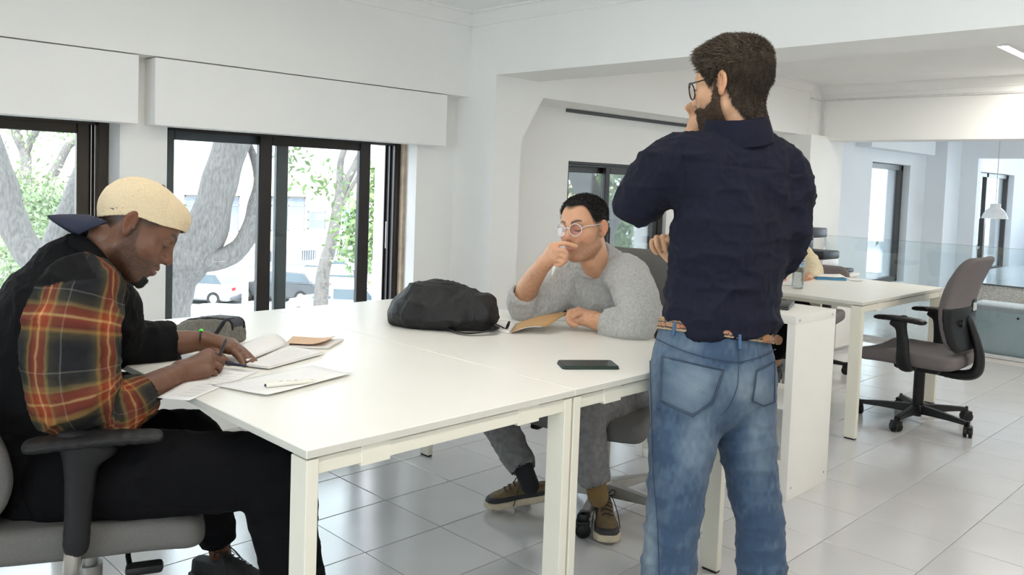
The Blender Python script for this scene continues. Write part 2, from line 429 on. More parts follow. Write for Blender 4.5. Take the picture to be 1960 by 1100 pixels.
# roller-blind slot above the bay window
struct(boxo('trim_5', 3.50, 5.35, Y_WALL-.012, Y_WALL+.002, 1.775, 1.799, mat('slot_dark', (.10, .10, .11), .7)))
wall_piece('wall_pier', [(6.3, 6.97, 2.03, 2.78, 0, 1.80), (6.43, 6.97, 2.125, 2.78, 1.80, Z_CEIL+.05)])
struct(boxo('wall_beam', 6.67, 6.95, -4.6, 2.125, 1.765, Z_CEIL+.05, M_WALL))
# cable trunking round the far beam
b = B(); b.box(6.652, 6.671, -4.5, 2.09, 2.125, 2.142, .003); b.box(6.652, 6.671, 2.078, 2.095, 1.75, 2.14, .003); b.box(6.44, 6.66, 2.108, 2.124, 2.128, 2.142, .003)
struct(b.obj('trim_6', mat('trunking', (.70, .70, .69), .5)))

# windows ------------------------------------------------------------
def stile(b, x0, x1, y0, y1, z0, z1, bev=.004): b.box(x0, x1, y0, y1, z0, z1, bev, seg=1)
def sash(win, x0, x1, y, z0, z1, w=.07, m=None, handle=None):
    b = B(); m = m or M_FRAME; t = .034
    stile(b, x0, x0+w, y, y+t, z0, z1); stile(b, x1-w, x1, y, y+t, z0, z1); stile(b, x0+w, x1-w, y, y+t, z1-.055, z1); stile(b, x0+w, x1-w, y, y+t, z0, z0+.07)
    s = b.obj('sash', m, win, angle=40)
    boxo('pane', x0+w-.008, x1-w+.008, y+.012, y+.020, z0+.06, z1-.047, M_PANE, s)
    if handle: boxo('handle', handle-.012, handle+.012, y-.012, y+.002, .86, 1.0, M_FRAME, s, bev=.004)
    return s
def window(n, x0, x1, zt, fy=2.60, halves=None, m=None, outer=None):
    m = m or M_FRAME; w = struct(empty('window_%d' % n, ((x0+x1)/2, fy, WZ0))); b = B(); fw = .045; d0, d1 = fy, fy+.11
    b.box(x0, x0+fw, d0, d1, WZ0, zt, .004, seg=1); b.box(x1-fw, x1, d0, d1, WZ0, zt, .004, seg=1)
    b.box(x0+fw, x1-fw, d0, d1, zt-.05, zt, .004, seg=1); b.box(x0+fw, x1-fw, d0, d1, WZ0, WZ0+.05, .004, seg=1)
    # running tracks
    for yy in (d0+.006, d0+.052, d0+.096): b.box(x1-fw-.012, x1-fw, yy, yy+.006, WZ0+.05, zt-.05); b.box(x0+fw, x1-fw, yy, yy+.006, zt-.062, zt-.05)
    b.obj('window_frame', m, w, angle=40)
    for (a, c, off, wd) in halves: sash(w, a, c, fy+off, WZ0+.05, zt-.05, wd, m if off < .05 else (outer or m))
    return w
window(1, -.93, .533, 1.53, halves=[(-.30, .455, .014, .052), (-.88, -.20, .060, .06)], m=M_FRAME2)
w2 = window(2, .747, 2.205, 1.53, halves=[(1.285, 1.985, .014, .075), (.790, 1.482, .060, .07)], outer=mat('weathered_aluminium', (.085, .105, .115), .4, var=.15, vscale=10))  # outer sash colour greyed to stand for reflection and haze of the glass
w3 = window(3, 3.55, 4.755, 1.47, fy=2.50, halves=[(4.02, 4.70, .014, .055), (3.56, 4.12, .060, .055)])
b = B(); b.box(4.035, 4.07, 2.492, 2.514, .92, 1.0, .006); b.box(4.045, 4.058, 2.475, 2.494, .80, .97, .005); b.obj('latch', M_FRAME, w3, angle=40)
b = B(); b.box(2.095, 2.105, 2.60, 2.606, .86, 1.02, .002); b.obj('latch', mat('steel_bright', (.7, .7, .72), .25, metal=1), w2)
# raw timber sub-frame and white lining seen at the edge of the openings
struct(boxo('trim_7', 2.187, 2.2065, 2.565, 2.602, WZ0, WZ1, mat('raw_timber', (.46, .37, .27), .8, var=.2, vscale=15)))

# pelmet boxes over the first two windows (blind housings)
for nm, (x0, x1), lb in [('blind_box', (-.99, .569), 'flat white roller blind housing above the window behind the seated man in cap'),
                         ('blind_box', (.640, 2.328), 'long flat white roller blind housing above the sliding window')]:
    o = B().box(x0, x1, 2.352, Y_WALL+.0, 1.473, 1.770, .002, seg=1).obj(nm, M_BLIND); tag(o, lb, 'blind', 'roller blind housings')

# ------------------------------------------------------------------ lamps: linear LED fittings set in the ceiling
def led(x0, x1, y, z, watts, label, w=.06):
    o = empty('ceiling_lamp', ((x0+x1)/2, y, z)); tag(o, label, 'lamp', 'linear ceiling lamps')
    b = B(); b.box(x0-.012, x1+.012, y-w/2-.012, y-w/2, z-.012, z); b.box(x0-.012, x1+.012, y+w/2, y+w/2+.012, z-.012, z)
    b.box(x0-.012, x0, y-w/2, y+w/2, z-.012, z); b.box(x1, x1+.012, y-w/2, y+w/2, z-.012, z); b.obj('frame', M_CEIL, o)
    boxo('diffuser', x0, x1, y-w/2, y+w/2, z-.006, z-.001, mat('led_diffuser', (.9, .9, .9), .5, emit=((1, .97, .92), 12.0)), o)
    ld = bpy.data.lights.new('tube', 'AREA'); ld.shape = 'RECTANGLE'; ld.size = x1-x0; ld.size_y = w; ld.energy = watts; ld.color = (1.0, .95, .865)
    lo = bpy.data.objects.new('tube', ld); COL.objects.link(lo); lo.location = ((x0+x1)/2, y, z-.014); lo.parent = o; lo.matrix_parent_inverse = o.matrix_world.inverted()
    return o
led(5.11, 6.45, .225, Z_CEIL, 24, 'glowing linear ceiling lamp in the far bay at the top right')
led(3.1, 4.5, -2.0, Z_CEIL, 42, 'linear ceiling lamp out of view in the far bay')
led(-.6, 1.6, -.95, Z_CEIL, 17, 'linear ceiling lamp over the near edge of the big table')
led(-2.6, -.9, -2.4, Z_CEIL, 24, 'linear ceiling lamp behind the photographer')
led(-1.0, 1.4, .95, Z_CEIL, 8, 'linear ceiling lamp over the window end of the big table')

# ------------------------------------------------------------------ far room behind the glass balustrade
M_FAR = mat('far_wall_paint', (.80, .83, .865), .7, var=.012, vscale=3)
floor2 = struct(boxo('floor_far', 6.66, 17.2, -4.6, 2.62, -.2, -.004, mat('terrazzo', (.62, .60, .57), .2, var=.25, vscale=90)))
wall_piece('wall_far', [(6.97, 8.77, 2.47, 2.78, 0, 2.5), (9.93, 12.6, 2.47, 2.78, 0, 2.5), (14.45, 17.2, 2.47, 2.78, 0, 2.5), (8.77, 9.93, 2.47, 2.78, 0, .22), (8.77, 9.93, 2.47, 2.78, 1.66, 2.5),
                        (12.6, 14.45, 2.47, 2.78, 0, .15), (12.6, 14.45, 2.47, 2.78, 1.68, 2.5), (8.3, 10.25, 2.30, 2.47, 1.80, 2.5)], M_FAR)
wall_piece('wall_far_pier', [(10.45, 11.0, 2.22, 2.47, 0, 2.5)], M_FAR)
wall_piece('wall_far_partition', [(11.0, 11.14, 2.02, 2.47, .19, 2.5), (11.0, 11.14, -4.6, 2.02, 1.80, 2.5), (11.0, 11.14, -4.6, -.6, .19, 1.8)], M_FAR)
struct(boxo('step_platform', 11.0, 17.2, -4.6, 2.5, -.004, .19, mat('speckled_stone', (.66, .58, .52), .35, var=.35, vscale=55)))
struct(boxo('floor_platform', 10.98, 17.2, -4.6, 2.5, .19, .20, mat('platform_floor', (.62, .66, .70), .12, var=.03)))
struct(boxo('trim_8', 10.975, 11.0, -4.6, 2.02, .185, .202, mat('edge_dark', (.06, .06, .07), .5)))
wall_piece('wall_east', [(17.2, 17.3, -4.6, 2.8, 0, .3), (17.2, 17.3, -4.6, 2.8, 2.2, 2.5), (17.2, 17.3, 2.4, 2.8, .3, 2.2), (17.2, 17.3, -4.6, -4.2, .3, 2.2)], M_FAR)
w6 = struct(empty('window_6', (17.25, -.9, .3))); boxo('pane', 17.245, 17.255, -4.2, 2.4, .3, 2.2, M_PANE, w6)  # unseen opening added so that sky light brightens the far room
b = B()
for yq in (-4.2, -2.0, .2, 2.36): b.box(17.22, 17.28, yq, yq+.05, .3, 2.2)
b.obj('window_frame', M_FRAME, w6)
struct(boxo('ceiling_far', 6.9, 17.3, -4.7, 2.8, 2.5, 2.6, M_CEIL))
for n, x0, x1, z0, z1, mid in [(4, 8.78, 9.92, .22, 1.655, None), (5, 12.62, 14.43, .15, 1.675, 13.3)]:
    w = struct(empty('window_%d' % n, ((x0+x1)/2, 2.6, z0))); b = B(); fw = .06
    b.box(x0, x0+fw, 2.55, 2.62, z0, z1); b.box(x1-fw, x1, 2.55, 2.62, z0, z1); b.box(x0, x1, 2.55, 2.62, z1-fw, z1); b.box(x0, x1, 2.55, 2.62, z0, z0+fw)
    if mid: b.box(mid, mid+.08, 2.55, 2.62, z0, z1)
    b.obj('window_frame', M_FRAME, w); boxo('pane', x0+.04, x1-.04, 2.58, 2.588, z0+.04, z1-.04, M_PANE, w)
led(8.0, 9.6, .0, 2.5, 16, 'linear ceiling lamp in the room behind the glass balustrade')
led(12.0, 14.0, 1.0, 2.5, 16, 'linear ceiling lamp above the raised platform room')
# glass balustrade along the far side of the bay
rail = empty('glass_balustrade', (6.67, .6, 0)); tag(rail, 'frameless clear glass balustrade crossing behind the far desk', 'balustrade')
M_RAILG = glass_mat('balustrade_glass', (.95, .985, .99), 1.7)
yy = 2.02
for k in range(5):
    B().box(6.664, 6.676, yy-1.29, yy, .0, .893, .002, seg=1).obj('pane', M_RAILG, rail); yy -= 1.3
boxo('base_channel', 6.655, 6.685, yy, 2.02, .0, .03, mat('channel', (.72, .74, .76), .3, metal=.6), rail)
# low cabinet behind the balustrade
cb = empty('low_cabinet', (6.95, -.3, 0)); tag(cb, 'low pale blue cabinet with locks behind the glass balustrade', 'cabinet')
M_CABB = mat('cabinet_blue', (.78, .89, .95), .4, var=.02); M_CABW = mat('cabinet_white', (.78, .80, .82), .4, var=.02)
boxo('body', 6.73, 7.13, -1.9, .78, .0, .385, M_CABW, cb); boxo('top', 6.715, 7.14, -1.92, .795, .385, .41, M_CABW, cb, bev=.003)
for k in range(6):
    y1 = .775-k*.447; d = boxo('door', 6.712, 6.73, y1-.441, y1, .02, .37, M_CABB, cb, bev=.002)
    b = B(); b.cyl((6.70, y1-.36, .335), (6.713, y1-.36, .335), .009, n=12); b.obj('lock', mat('lock_dark', (.05, .05, .05), .3, metal=.8), d)
# pendant lamp and armchair seen through the doorway
pl = empty('pendant_lamp', (10.3, 1.6, 1.06)); tag(pl, 'white dome pendant lamp hanging in front of the far window', 'lamp')
M_PEND = mat('pendant_white', (.72, .74, .76), .35)
b = B(); pr = [(.140, 0), (.143, .004), (.136, .02), (.122, .06), (.098, .10), (.066, .128), (.058, .135), (.058, .172), (.05, .178), (.0, .18)]
b.lathe(pr, (10.3, 1.6, 1.05)); b.lathe([(.137, .003), (.118, .06), (.094, .097), (.06, .124), (0, .13)], (10.3, 1.6, 1.05)); b.obj('shade', M_PEND, pl, smooth=True)
B().cyl((10.3, 1.6, 1.228), (10.3, 1.6, 2.5), .004, n=8).obj('cord', mat('cord_grey', (.45, .46, .48), .6), pl)
B().lathe([(0, -.05), (.028, -.035), (.034, -.01), (.02, .02), (.014, .04), (0, .04)], (10.3, 1.6, 1.12), n=16).obj('bulb', mat('bulb_frost', (.85, .85, .82), .3), pl, smooth=True)
ac = S()
acx, acy = 16.1, 2.0
ac.add(rbx((acx, acy, .40), (.40, .38, .11), .08), .03).add(rbx((acx+.32, acy, .66), (.11, .40, .26), .09), .03)
ac.add(rbx((acx, acy+.36, .5), (.40, .08, .18), .07), .03).add(rbx((acx, acy-.36, .5), (.40, .08, .18), .07), .03)
aco = empty('armchair', (acx, acy, .2)); tag(aco, 'dark padded armchair in the raised room at the right edge', 'armchair')
sdf_obj('upholstery', ac, .02, mat('armchair_dark', (.045, .055, .075), .7, var=.2), aco)
for sx in (-.3, .3):
    for sy in (-.3, .3): B().cyl((acx+sx, acy+sy, .20), (acx+sx, acy+sy, .32), .015, .02, n=8).obj('leg', mat('lock_dark', (.05, .05, .05), .3), aco)
# ------------------------------------------------------------------ desks
M_DESK = mat('desk_laminate', (.78, .765, .705), .34, var=.012, vscale=4, bump=.012, bscale=500, spec=.45)
M_DESKF = mat('desk_frame', (.75, .72, .615), .38, var=.015, vscale=6)
M_EDGE = mat('desk_edge', (.62, .605, .54), .42, var=.015)
M_BLK = mat('black_plastic', (.0085, .0085, .0095), .45, var=.2, vscale=40, bump=.05, bscale=500, spec=.28)
M_GLIDE = mat('glide', (.01, .01, .01), .5)
def desk(x0, x1, y0, y1, zt, label, group, lw=.028, ld=.06):
    d = empty('desk', ((x0+x1)/2, (y0+y1)/2, 0)); tag(d, label, 'desk', group); th = .018
    t = B().box(x0+.0008, x1-.0008, y0, y1, zt-th, zt, .0015, seg=1).obj('tabletop', M_DESK, d, angle=30)
    t.data.materials.append(M_EDGE)
    for f in t.data.polygons:
        if abs(f.normal.z) < .5 and f.area > .001: f.material_index = 1
    zf = zt-th-.005
    for yy in (y0+.004, y1-.004-ld):
        for xx in (x0+.004, x1-.004-lw):
            l = B().box(xx, xx+lw, yy, yy+ld, .008, zf, .0015, seg=1).obj('leg', M_DESKF, d, angle=30)
            B().box(xx+.002, xx+lw-.002, yy+.003, yy+ld-.003, .0, .009, .001, seg=1).obj('glide', M_GLIDE, l)
        e = B().box(x0+.004+lw, x1-.004-lw, yy+.006, yy+ld-.012, zf-.034, zf, .0015, seg=1).obj('end_rail', M_DESKF, d, angle=30)
        for q in (.17, .75):
            xa = x0+(x1-x0)*q
            B().box(xa, xa+.075, yy+.004, yy+ld, zf-.040, zt-th, .001, seg=1).obj('bracket', M_DESKF, e, angle=30)
    for xx in (x0+.16, x1-.20): B().box(xx, xx+.04, y0+.06, y1-.06, zf-.036, zf, .002, seg=1).obj('long_rail', M_DESKF, d, angle=30)
    return d
desk(0, .8, 0, 1.58, .74, 'white desk of the big table nearest the man in the cap', 'paired desks of the big table')
desk(.8, 1.6, 0, 1.58, .74, 'white desk of the big table in front of the man in the grey sweater', 'paired desks of the big table')
desk(3.455, 4.66, .335, 1.16, .725, 'white far desk carrying the water bottle and blue book', 'far desks', .03, .06)
desk(3.455, 4.66, 1.162, 1.99, .725, 'white far desk behind the bottle desk, mostly hidden by the standing man', 'far desks', .03, .06)

# ------------------------------------------------------------------ open shelving cabinet
M_SHELF = mat('shelf_white', (.80, .785, .74), .45, var=.012, vscale=5)
def open_shelf(x0, x1, y0, y1, zt, cols, rows, label, grp=None, side=.036, mid=.018):
    c = empty('shelf_unit', ((x0+x1)/2, (y0+y1)/2, 0)); tag(c, label, 'shelf', grp); t = side
    boxo('side_panel', x0, x1, y0, y0+t, 0, zt-t, M_SHELF, c, bev=.001); boxo('side_panel', x0, x1, y1-t, y1, 0, zt-t, M_SHELF, c, bev=.001)
    boxo('top_panel', x0, x1, y0, y1, zt-t, zt, M_SHELF, c, bev=.001); boxo('bottom_panel', x0+.004, x1-.004, y0+t, y1-t, 0, t, M_SHELF, c, bev=.001)
    cw = (y1-y0-2*t-(cols-1)*mid)/cols; rh = (zt-2*t-(rows-1)*mid)/rows
    for k in range(1, cols): ya = y0+t+k*cw+(k-1)*mid; boxo('divider', x0+.004, x1-.004, ya, ya+mid, t, zt-t, M_SHELF, c)
    for k in range(1, rows):
        za = t+k*rh+(k-1)*mid
        for q in range(cols):
            ya = y0+t+q*(cw+mid); boxo('shelf', x0+.004, x1-.004, ya, ya+cw, za, za+mid, M_SHELF, c)
    for xx in (x0+.035, x1-.035):
        for zz in (.05, zt-.02): B().cyl((xx, y0-.0008, zz), (xx, y0+.004, zz), .006, n=10).obj('screw_cap', mat('screw_grey', (.42, .41, .38), .4), c)
    return c
shelf = open_shelf(2.366, 2.742, .163, .93, .772, 2, 2, 'white open cube shelf unit standing beside the man in jeans')

# ------------------------------------------------------------------ office chairs
M_FAB_T = mat('taupe_fabric', (.135, .118, .118), .9, var=.1, vscale=260, bump=.15, bscale=700)
M_FAB_G = mat('grey_fabric', (.125, .120, .113), .9, var=.1, vscale=260, bump=.15, bscale=700)
M_ALU = mat('grey_metal', (.33, .32, .30), .38, metal=.55, var=.06)
M_ALU2 = mat('steel_tube', (.52, .49, .44), .3, metal=.8, var=.05)
def castor(parent, x, y, ang, h=.062):
    """twin wheel under a base arm end"""
    c, s_ = math.cos(ang), math.sin(ang); R = Matrix.Translation((x, y, 0)) @ Matrix.Rotation(ang, 4, 'Z')
    b = B(); q = b.lathe([(0, .0), (.008, .0), (.008, .035), (0, .035)], (x, y, h-.01), n=10)
    for f in (-1, 1):
        q0 = Vector((0, f*.004, .029)); q1 = Vector((0, f*.021, .029)); b.cyl(R @ q0, R @ q1, .029, n=20)
        b.cyl(R @ q1, R @ Vector((0, f*.023, .029)), .021, .018, n=16)
    b.box(-.02, .026, -.004, .004, .02, h-.004, .003, M=R); b.box(-.027, .027, -.022, .022, .046, h, .008, M=R)
    return b.obj('castor', M_BLK, parent, angle=35)
def office_chair(loc, rz, seat_h, fab, style, label, spin=0., arms=True, back_h=.56, recl=.16, arm_h=.2, shell=True, zoff=.10, yoff=0., brad=.31):
    """local +y is the sitter's front"""
    c = empty('office_chair'); tag(c, label, 'chair', 'swivel office chairs')
    T = lambda *q: q
    met = M_ALU if style == 'grey' else M_BLK
    hz = seat_h
    # seat cushion
    def seat_fn(Q):
        x, y, z = Q[:, 0], Q[:, 1], Q[:, 2]
        top = hz-.012*np.cos(x*7)+.0-np.clip(y-.10, 0, 1)**2*.45+np.clip(-y-.12, 0, 1)**2*.5
        wx = .245-.02*np.clip((-y)/.24, -1, 1); qx = np.abs(x)-wx+.05; qy = np.abs(y-.01)-.245+.05
        d2 = np.hypot(np.maximum(qx, 0), np.maximum(qy, 0))+np.minimum(np.maximum(qx, qy), 0)-.05
        th = .040-.003*np.clip(y/.24, 0, 1); dz = np.abs(z-(top-th))-th+.028
        return np.hypot(np.maximum(d2+.028, 0), np.maximum(dz, 0))+np.minimum(np.maximum(d2+.028, dz), 0)-.028
    sdf_obj('seat', seat_fn, .0075, fab, c, lo=(-.28, -.27, hz-.14), hi=(.28, .29, hz+.06))
    # backrest
    zb0, zb1 = hz+zoff, hz+zoff+back_h
    def ymid(z): t = (z-zb0)/(zb1-zb0); return -.235+yoff-.5*recl*(z-zb0)-.30*recl*np.clip(t, 0, 1.2)**2-.045*np.sin(np.clip(t, 0, 1)*math.pi*1.15)*-1
    def back_fn(Q, grow=0., thick=.028):
        x, y, z = Q[:, 0], Q[:, 1], Q[:, 2]; t = np.clip((z-zb0)/(zb1-zb0), 0, 1)
        w = .205+.035*np.sin(t*math.pi*.8)-.02*np.clip((t-.75)/.25, 0, 1); ym = ymid(z)+.35*x*x*1.6
        qx = np.abs(x)-w+.06; qz = np.abs(z-(zb0+zb1)/2)-(zb1-zb0)/2+.06
        d2 = np.hypot(np.maximum(qx, 0), np.maximum(qz, 0))+np.minimum(np.maximum(qx, qz), 0)-.06
        dy = np.abs(y-ym)-thick+.022
        return (np.hypot(np.maximum(d2+.022, 0), np.maximum(dy, 0))+np.minimum(np.maximum(d2+.022, dy), 0)-.022)*.85-grow
    sdf_obj('backrest', back_fn, .0075, fab, c, lo=(-.27, -.46, zb0-.02), hi=(.27, -.08, zb1+.02))
    if shell:
        def shell_fn(Q):
            z = Q[:, 2]; d = back_fn(Q, .006); y = Q[:, 1]
            front = (y-ymid(z)-.35*1.6*Q[:, 0]**2)+.004
            return np.maximum(np.maximum(d, front), z-(zb0+back_h*.46))
        sh = sdf_obj('back_shell', shell_fn, .006, M_BLK, c, lo=(-.27, -.46, zb0-.02), hi=(.27, -.08, zb0+back_h*.5))
        zk = zb0+back_h*.30; yk = ymid(zk)-.034
        B().cyl((-.115, yk+.012, zk), (-.115, yk-.008, zk), .022, .019, n=20).obj('lumbar_knob', M_BLK, sh, angle=40)
        zk = zb0+back_h*.46; yk = ymid(zk)-.032
        B().box(.04, .115, yk-.004, yk+.01, zk-.035, zk+.035, .006).obj('handle_frame', M_BLK, sh, angle=40)
        B().box(.05, .105, yk-.006, yk-.002, zk-.026, zk+.018, .001).obj('label_plate', mat('label_plate', (.55, .56, .58), .3, var=.3, vscale=50), sh)
    # spine, under-seat mechanism
    s1 = S(); s1.add(echain([(0, -.06, hz-.115), (0, -.20, hz-.122), (0, -.285+yoff, hz-.095), (0, -.300+yoff, hz-.01), (0, -.275+yoff, hz+.09), (0, ymid(zb0+.12)-.026, hz+.20)], (1, 0, 0), [.032, .034, .036, .034, .03, .028], [.022, .024, .026, .022, .018, .016], 5), .01, .012)
    sdf_obj('spine', s1, .006, M_BLK, c)
    b = B(); b.box(-.09, .09, -.13, .12, hz-.13, hz-.068, .02); b.box(-.15, .15, -.04, .06, hz-.085, hz-.062, .01); b.obj('mechanism', M_BLK, c, angle=40)
    b = B(); b.tube([(.05, .09, hz-.09), (.19, .09, hz-.10), (.22, .095, hz-.112)], .006, 8); b.box(.205, .245, .085, .165, hz-.128, hz-.106, .009); b.obj('lever', M_BLK, c, angle=40)
    b = B(); b.cyl((0, 0, .09), (0, 0, .30), .029, n=20); b.cyl((0, 0, .28), (0, 0, hz-.1), .015 if style != 'grey' else .018, n=16); b.cyl((0, 0, .035), (0, 0, .10), .022, n=16); b.obj('gas_column', M_BLK if style != 'grey' else M_ALU, c, angle=40)
    hub = B().lathe([(0, .105), (.036, .105), (.046, .095), (.05, .06), (.042, .05), (0, .05)], n=24).obj('base_hub', met, c, angle=40)
    for k in range(5):
        a = spin+k*2*math.pi/5; ca, sa = math.cos(a), math.sin(a); Rm = Matrix.Rotation(a, 4, 'Z')
        b = B(); v = []
        for (r, w, z0, z1) in [(.03, .030, .055, .102), (.10, .024, .058, .10), (.20, .020, .062, .092), (brad-.005, .017, .062, .082)]:
            v.append([b.bm.verts.new(Rm @ Vector(q)) for q in ((r, -w, z0), (r, w, z0), (r, w*.75, z1), (r, -w*.75, z1))])
        for p, q in zip(v, v[1:]):
            for j in range(4): b.bm.faces.new((p[j], p[(j+1) % 4], q[(j+1) % 4], q[j]))
        b.bm.faces.new(v[0]); b.bm.faces.new(v[-1])
        bmesh.ops.bevel(b.bm, geom=b.bm.edges[:], offset=.004, segments=2, affect='EDGES')
        arm = b.obj('base_leg', met, c, angle=40)
        if style == 'grey': B().box(brad-.04, brad+.015, -.02, .02, .055, .087, .008, M=Rm).obj('end_cap', M_BLK, arm, angle=40)
        castor(arm, brad*ca, brad*sa, a+1.1+k)
    if arms:
        for sx in (-1, 1):
            zz = hz+arm_h
            a = S(); a.add(echain([(sx*.285, -.10, zz-.012), (sx*.285, .02, zz-.006), (sx*.282, .15, zz-.012)], (1, 0, 0), [.034, .040, .034], [.013, .014, .011], 5), .01, .01)
            ap = sdf_obj('armrest', a, .005, M_BLK, c)
            if style == 'grey':
                B().tube(cat_rom([(sx*.13, -.02, hz-.085), (sx*.22, -.02, hz-.10), (sx*.265, -.02, hz-.08), (sx*.285, -.015, hz-.02), (sx*.286, -.01, hz+.05)], 5), .017, 12).obj('arm_tube', M_ALU2, ap, smooth=True)
                a = S(); a.add(echain([(sx*.286, -.01, hz-.03), (sx*.286, -.005, hz+.08), (sx*.286, -.0, zz-.05), (sx*.286, .01, zz-.015)], (0, 1, 0), [.024, .026, .034, .062], [.016, .017, .020, .024], 5), .01, .012)
                sdf_obj('arm_post', a, .005, M_BLK, ap)
            else:
                a = S(); a.add(echain([(sx*.15, -.01, hz-.085), (sx*.245, -.01, hz-.09), (sx*.283, -.005, hz-.045), (sx*.287, .0, hz+.05), (sx*.287, .015, zz-.05), (sx*.286, .03, zz-.016)], (0, 1, 0), [.03, .032, .034, .030, .028, .052], [.014, .015, .017, .015, .015, .02], 5), .01, .012)
                sdf_obj('arm_post', a, .005, M_BLK, ap)
    c.rotation_euler = (0, 0, rz); c.location = (loc[0], loc[1], 0)
    return c
def face(dx, dy): return math.atan2(-dx, dy)      # turn so that local +y points along (dx, dy)
chair_r = office_chair((4.12, .262), face(0., 1.), .43, M_FAB_T, 'black', 'empty taupe swivel chair with black base beside the far desk', spin=3.14, zoff=.025, back_h=.51, arm_h=.19, recl=.07)
chair_l = office_chair((-.152, .737), face(.93, -.37), .487, M_FAB_G, 'grey', 'grey swivel chair under the man in the cap', spin=2.787, arm_h=.215, back_h=.30, zoff=.0, yoff=.012, brad=.37, recl=.10, shell=False)
chair_g = office_chair((1.73, .63), face(-.97, -.24), .435, M_FAB_G, 'grey', 'grey swivel chair under the man in the grey sweater', spin=3.05, arms=True, arm_h=.20, back_h=.50, zoff=.08, recl=.12)
chair_b = office_chair((4.97, 1.36), face(-1., -.15), .43, M_FAB_T, 'black', 'swivel chair of the half-hidden person behind the far desk', spin=.6, arms=False, back_h=.26, zoff=.05, recl=.12, shell=False)
# ------------------------------------------------------------------ people: shared builders
def attr_mat(name, rough, bump=.0, bscale=300., spec=.4, sheen=0., var=.12, vscale=90., sss=0.):
    """material whose base colour is the mesh's own colour layer with a little noise"""
    if name in MATS: return MATS[name]
    m = bpy.data.materials.new(name); m.use_nodes = True; nt = m.node_tree; b = nt.nodes['Principled BSDF']
    b.inputs['Roughness'].default_value = rough; b.inputs['Specular IOR Level'].default_value = spec; b.inputs['Sheen Weight'].default_value = sheen
    if sss: b.inputs['Subsurface Weight'].default_value = sss; b.inputs['Subsurface Radius'].default_value = (.012, .005, .003); b.inputs['Subsurface Scale'].default_value = .5
    a = nt.nodes.new('ShaderNodeAttribute'); a.attribute_name = 'Col'
    tc = nt.nodes.new('ShaderNodeTexCoord'); nz = nt.nodes.new('ShaderNodeTexNoise'); nz.inputs['Scale'].default_value = vscale; nz.inputs['Detail'].default_value = 5
    nt.links.new(tc.outputs['Object'], nz.inputs['Vector'])
    mr = nt.nodes.new('ShaderNodeMapRange'); mr.inputs[3].default_value = 1-var; mr.inputs[4].default_value = 1+var; nt.links.new(nz.outputs['Fac'], mr.inputs[0])
    mx = nt.nodes.new('ShaderNodeVectorMath'); mx.operation = 'SCALE'
    nt.links.new(a.outputs['Color'], mx.inputs[0]); nt.links.new(mr.outputs[0], mx.inputs['Scale']); nt.links.new(mx.outputs[0], b.inputs['Base Color'])
    if bump:
        n2 = nt.nodes.new('ShaderNodeTexNoise'); n2.inputs['Scale'].default_value = bscale; n2.inputs['Detail'].default_value = 4
        nt.links.new(tc.outputs['Object'], n2.inputs['Vector']); bp = nt.nodes.new('ShaderNodeBump'); bp.inputs['Strength'].default_value = bump; bp.inputs['Distance'].default_value = .004
        nt.links.new(n2.outputs['Fac'], bp.inputs['Height']); nt.links.new(bp.outputs[0], b.inputs['Normal'])
    MATS[name] = m; return m
M_SKIN = attr_mat('skin', .46, bump=.12, bscale=420, spec=.4, var=.10, vscale=120, sss=.12)
def mixc(a, b, t): t = np.clip(t, 0, 1)[:, None]; return a*(1-t)+b*t
def sstep(x, a, b): t = np.clip((x-a)/(b-a), 0, 1); return t*t*(3-2*t)
def headS(o):
    """head in its own frame: x right, y forward, z up, origin between the ears, metres"""
    s = S(); jw = o.get('jaw', 1.); ns = o.get('nose', 1.); lp = o.get('lips', 1.)
    s.add([el((0, -.010, .040), (.0745, .098, .086)), el((0, .040, .045), (.063, .052, .056)), el((0, .02, -.01), (.067, .066, .06))], .03, .03)
    s.add([el((0, .036, -.045), (.056*jw, .054, .07))], .03)
    s.add([rc((x*.052*jw, -.004, -.058), (x*.020, .070, -.100), .017, .017) for x in (-1, 1)]+[el((0, .080, -.101), (.021, .018, .018))], .028, .02)
    s.add([el((x*.045, .060, -.020), (.024, .022, .022)) for x in (-1, 1)], .022)
    s.add([rc((x*.046, .074, .030), (x*.012, .091, .027), .009, .011) for x in (-1, 1)], .018, .01)
    s.cut([el((x*.033, .106, .008), (.021, .020, .014)) for x in (-1, 1)], .016)
    s.add([el((x*.032, .0795, .009), (.0155, .0145, .0135)) for x in (-1, 1)], .004)
    s.add([rc((0, .090, .026), (0, .1135, -.020), .0075, .0105*ns), el((0, .112, -.024), (.0125*ns, .012, .0105))]+[el((x*.0135*ns, .1005, -.028), (.0088*ns, .011, .0085)) for x in (-1, 1)], .014, .010)
    s.add([el((0, .080, -.060), (.033, .022, .026))], .02)
    s.add([el((0, .0985, -.0535), (.023, .0085*lp, .0065*lp))], .006).add([el((0, .0965, -.0665), (.0205, .0095*lp, .0080*lp))], .006)
    s.cut([el((0, .1075, -.0598), (.024, .0095, .0013))], .003)
    s.cut([el((x*.0065, .1095, -.0355), (.0035, .006, .003)) for x in (-1, 1)], .003)
    s.add([rc((0, -.018, -.045), (0, -.030, -.115), .052, .050)], .03)
    return s
def earS(s):
    for x in (-1, 1):
        M = np.array([[math.cos(.42), x*math.sin(.42), 0], [-x*math.sin(.42), math.cos(.42), 0], [0, 0, 1]])
        s.add([el((x*.0815, -.014, .006), (.0075, .0190, .0290), M), el((x*.0770, -.007, -.023), (.0078, .0100, .0120), M)], .006, .010)
        s.cut([el((x*.0885, -.0100, .007), (.0062, .0115, .0190), M)], .004)
        s.add([el((x*.0775, .003, -.004), (.005, .004, .006))], .003)
        s.add([rc((x*.080, -.010, .012), (x*.080, -.016, -.008), .003, .003)], .003)
    return s
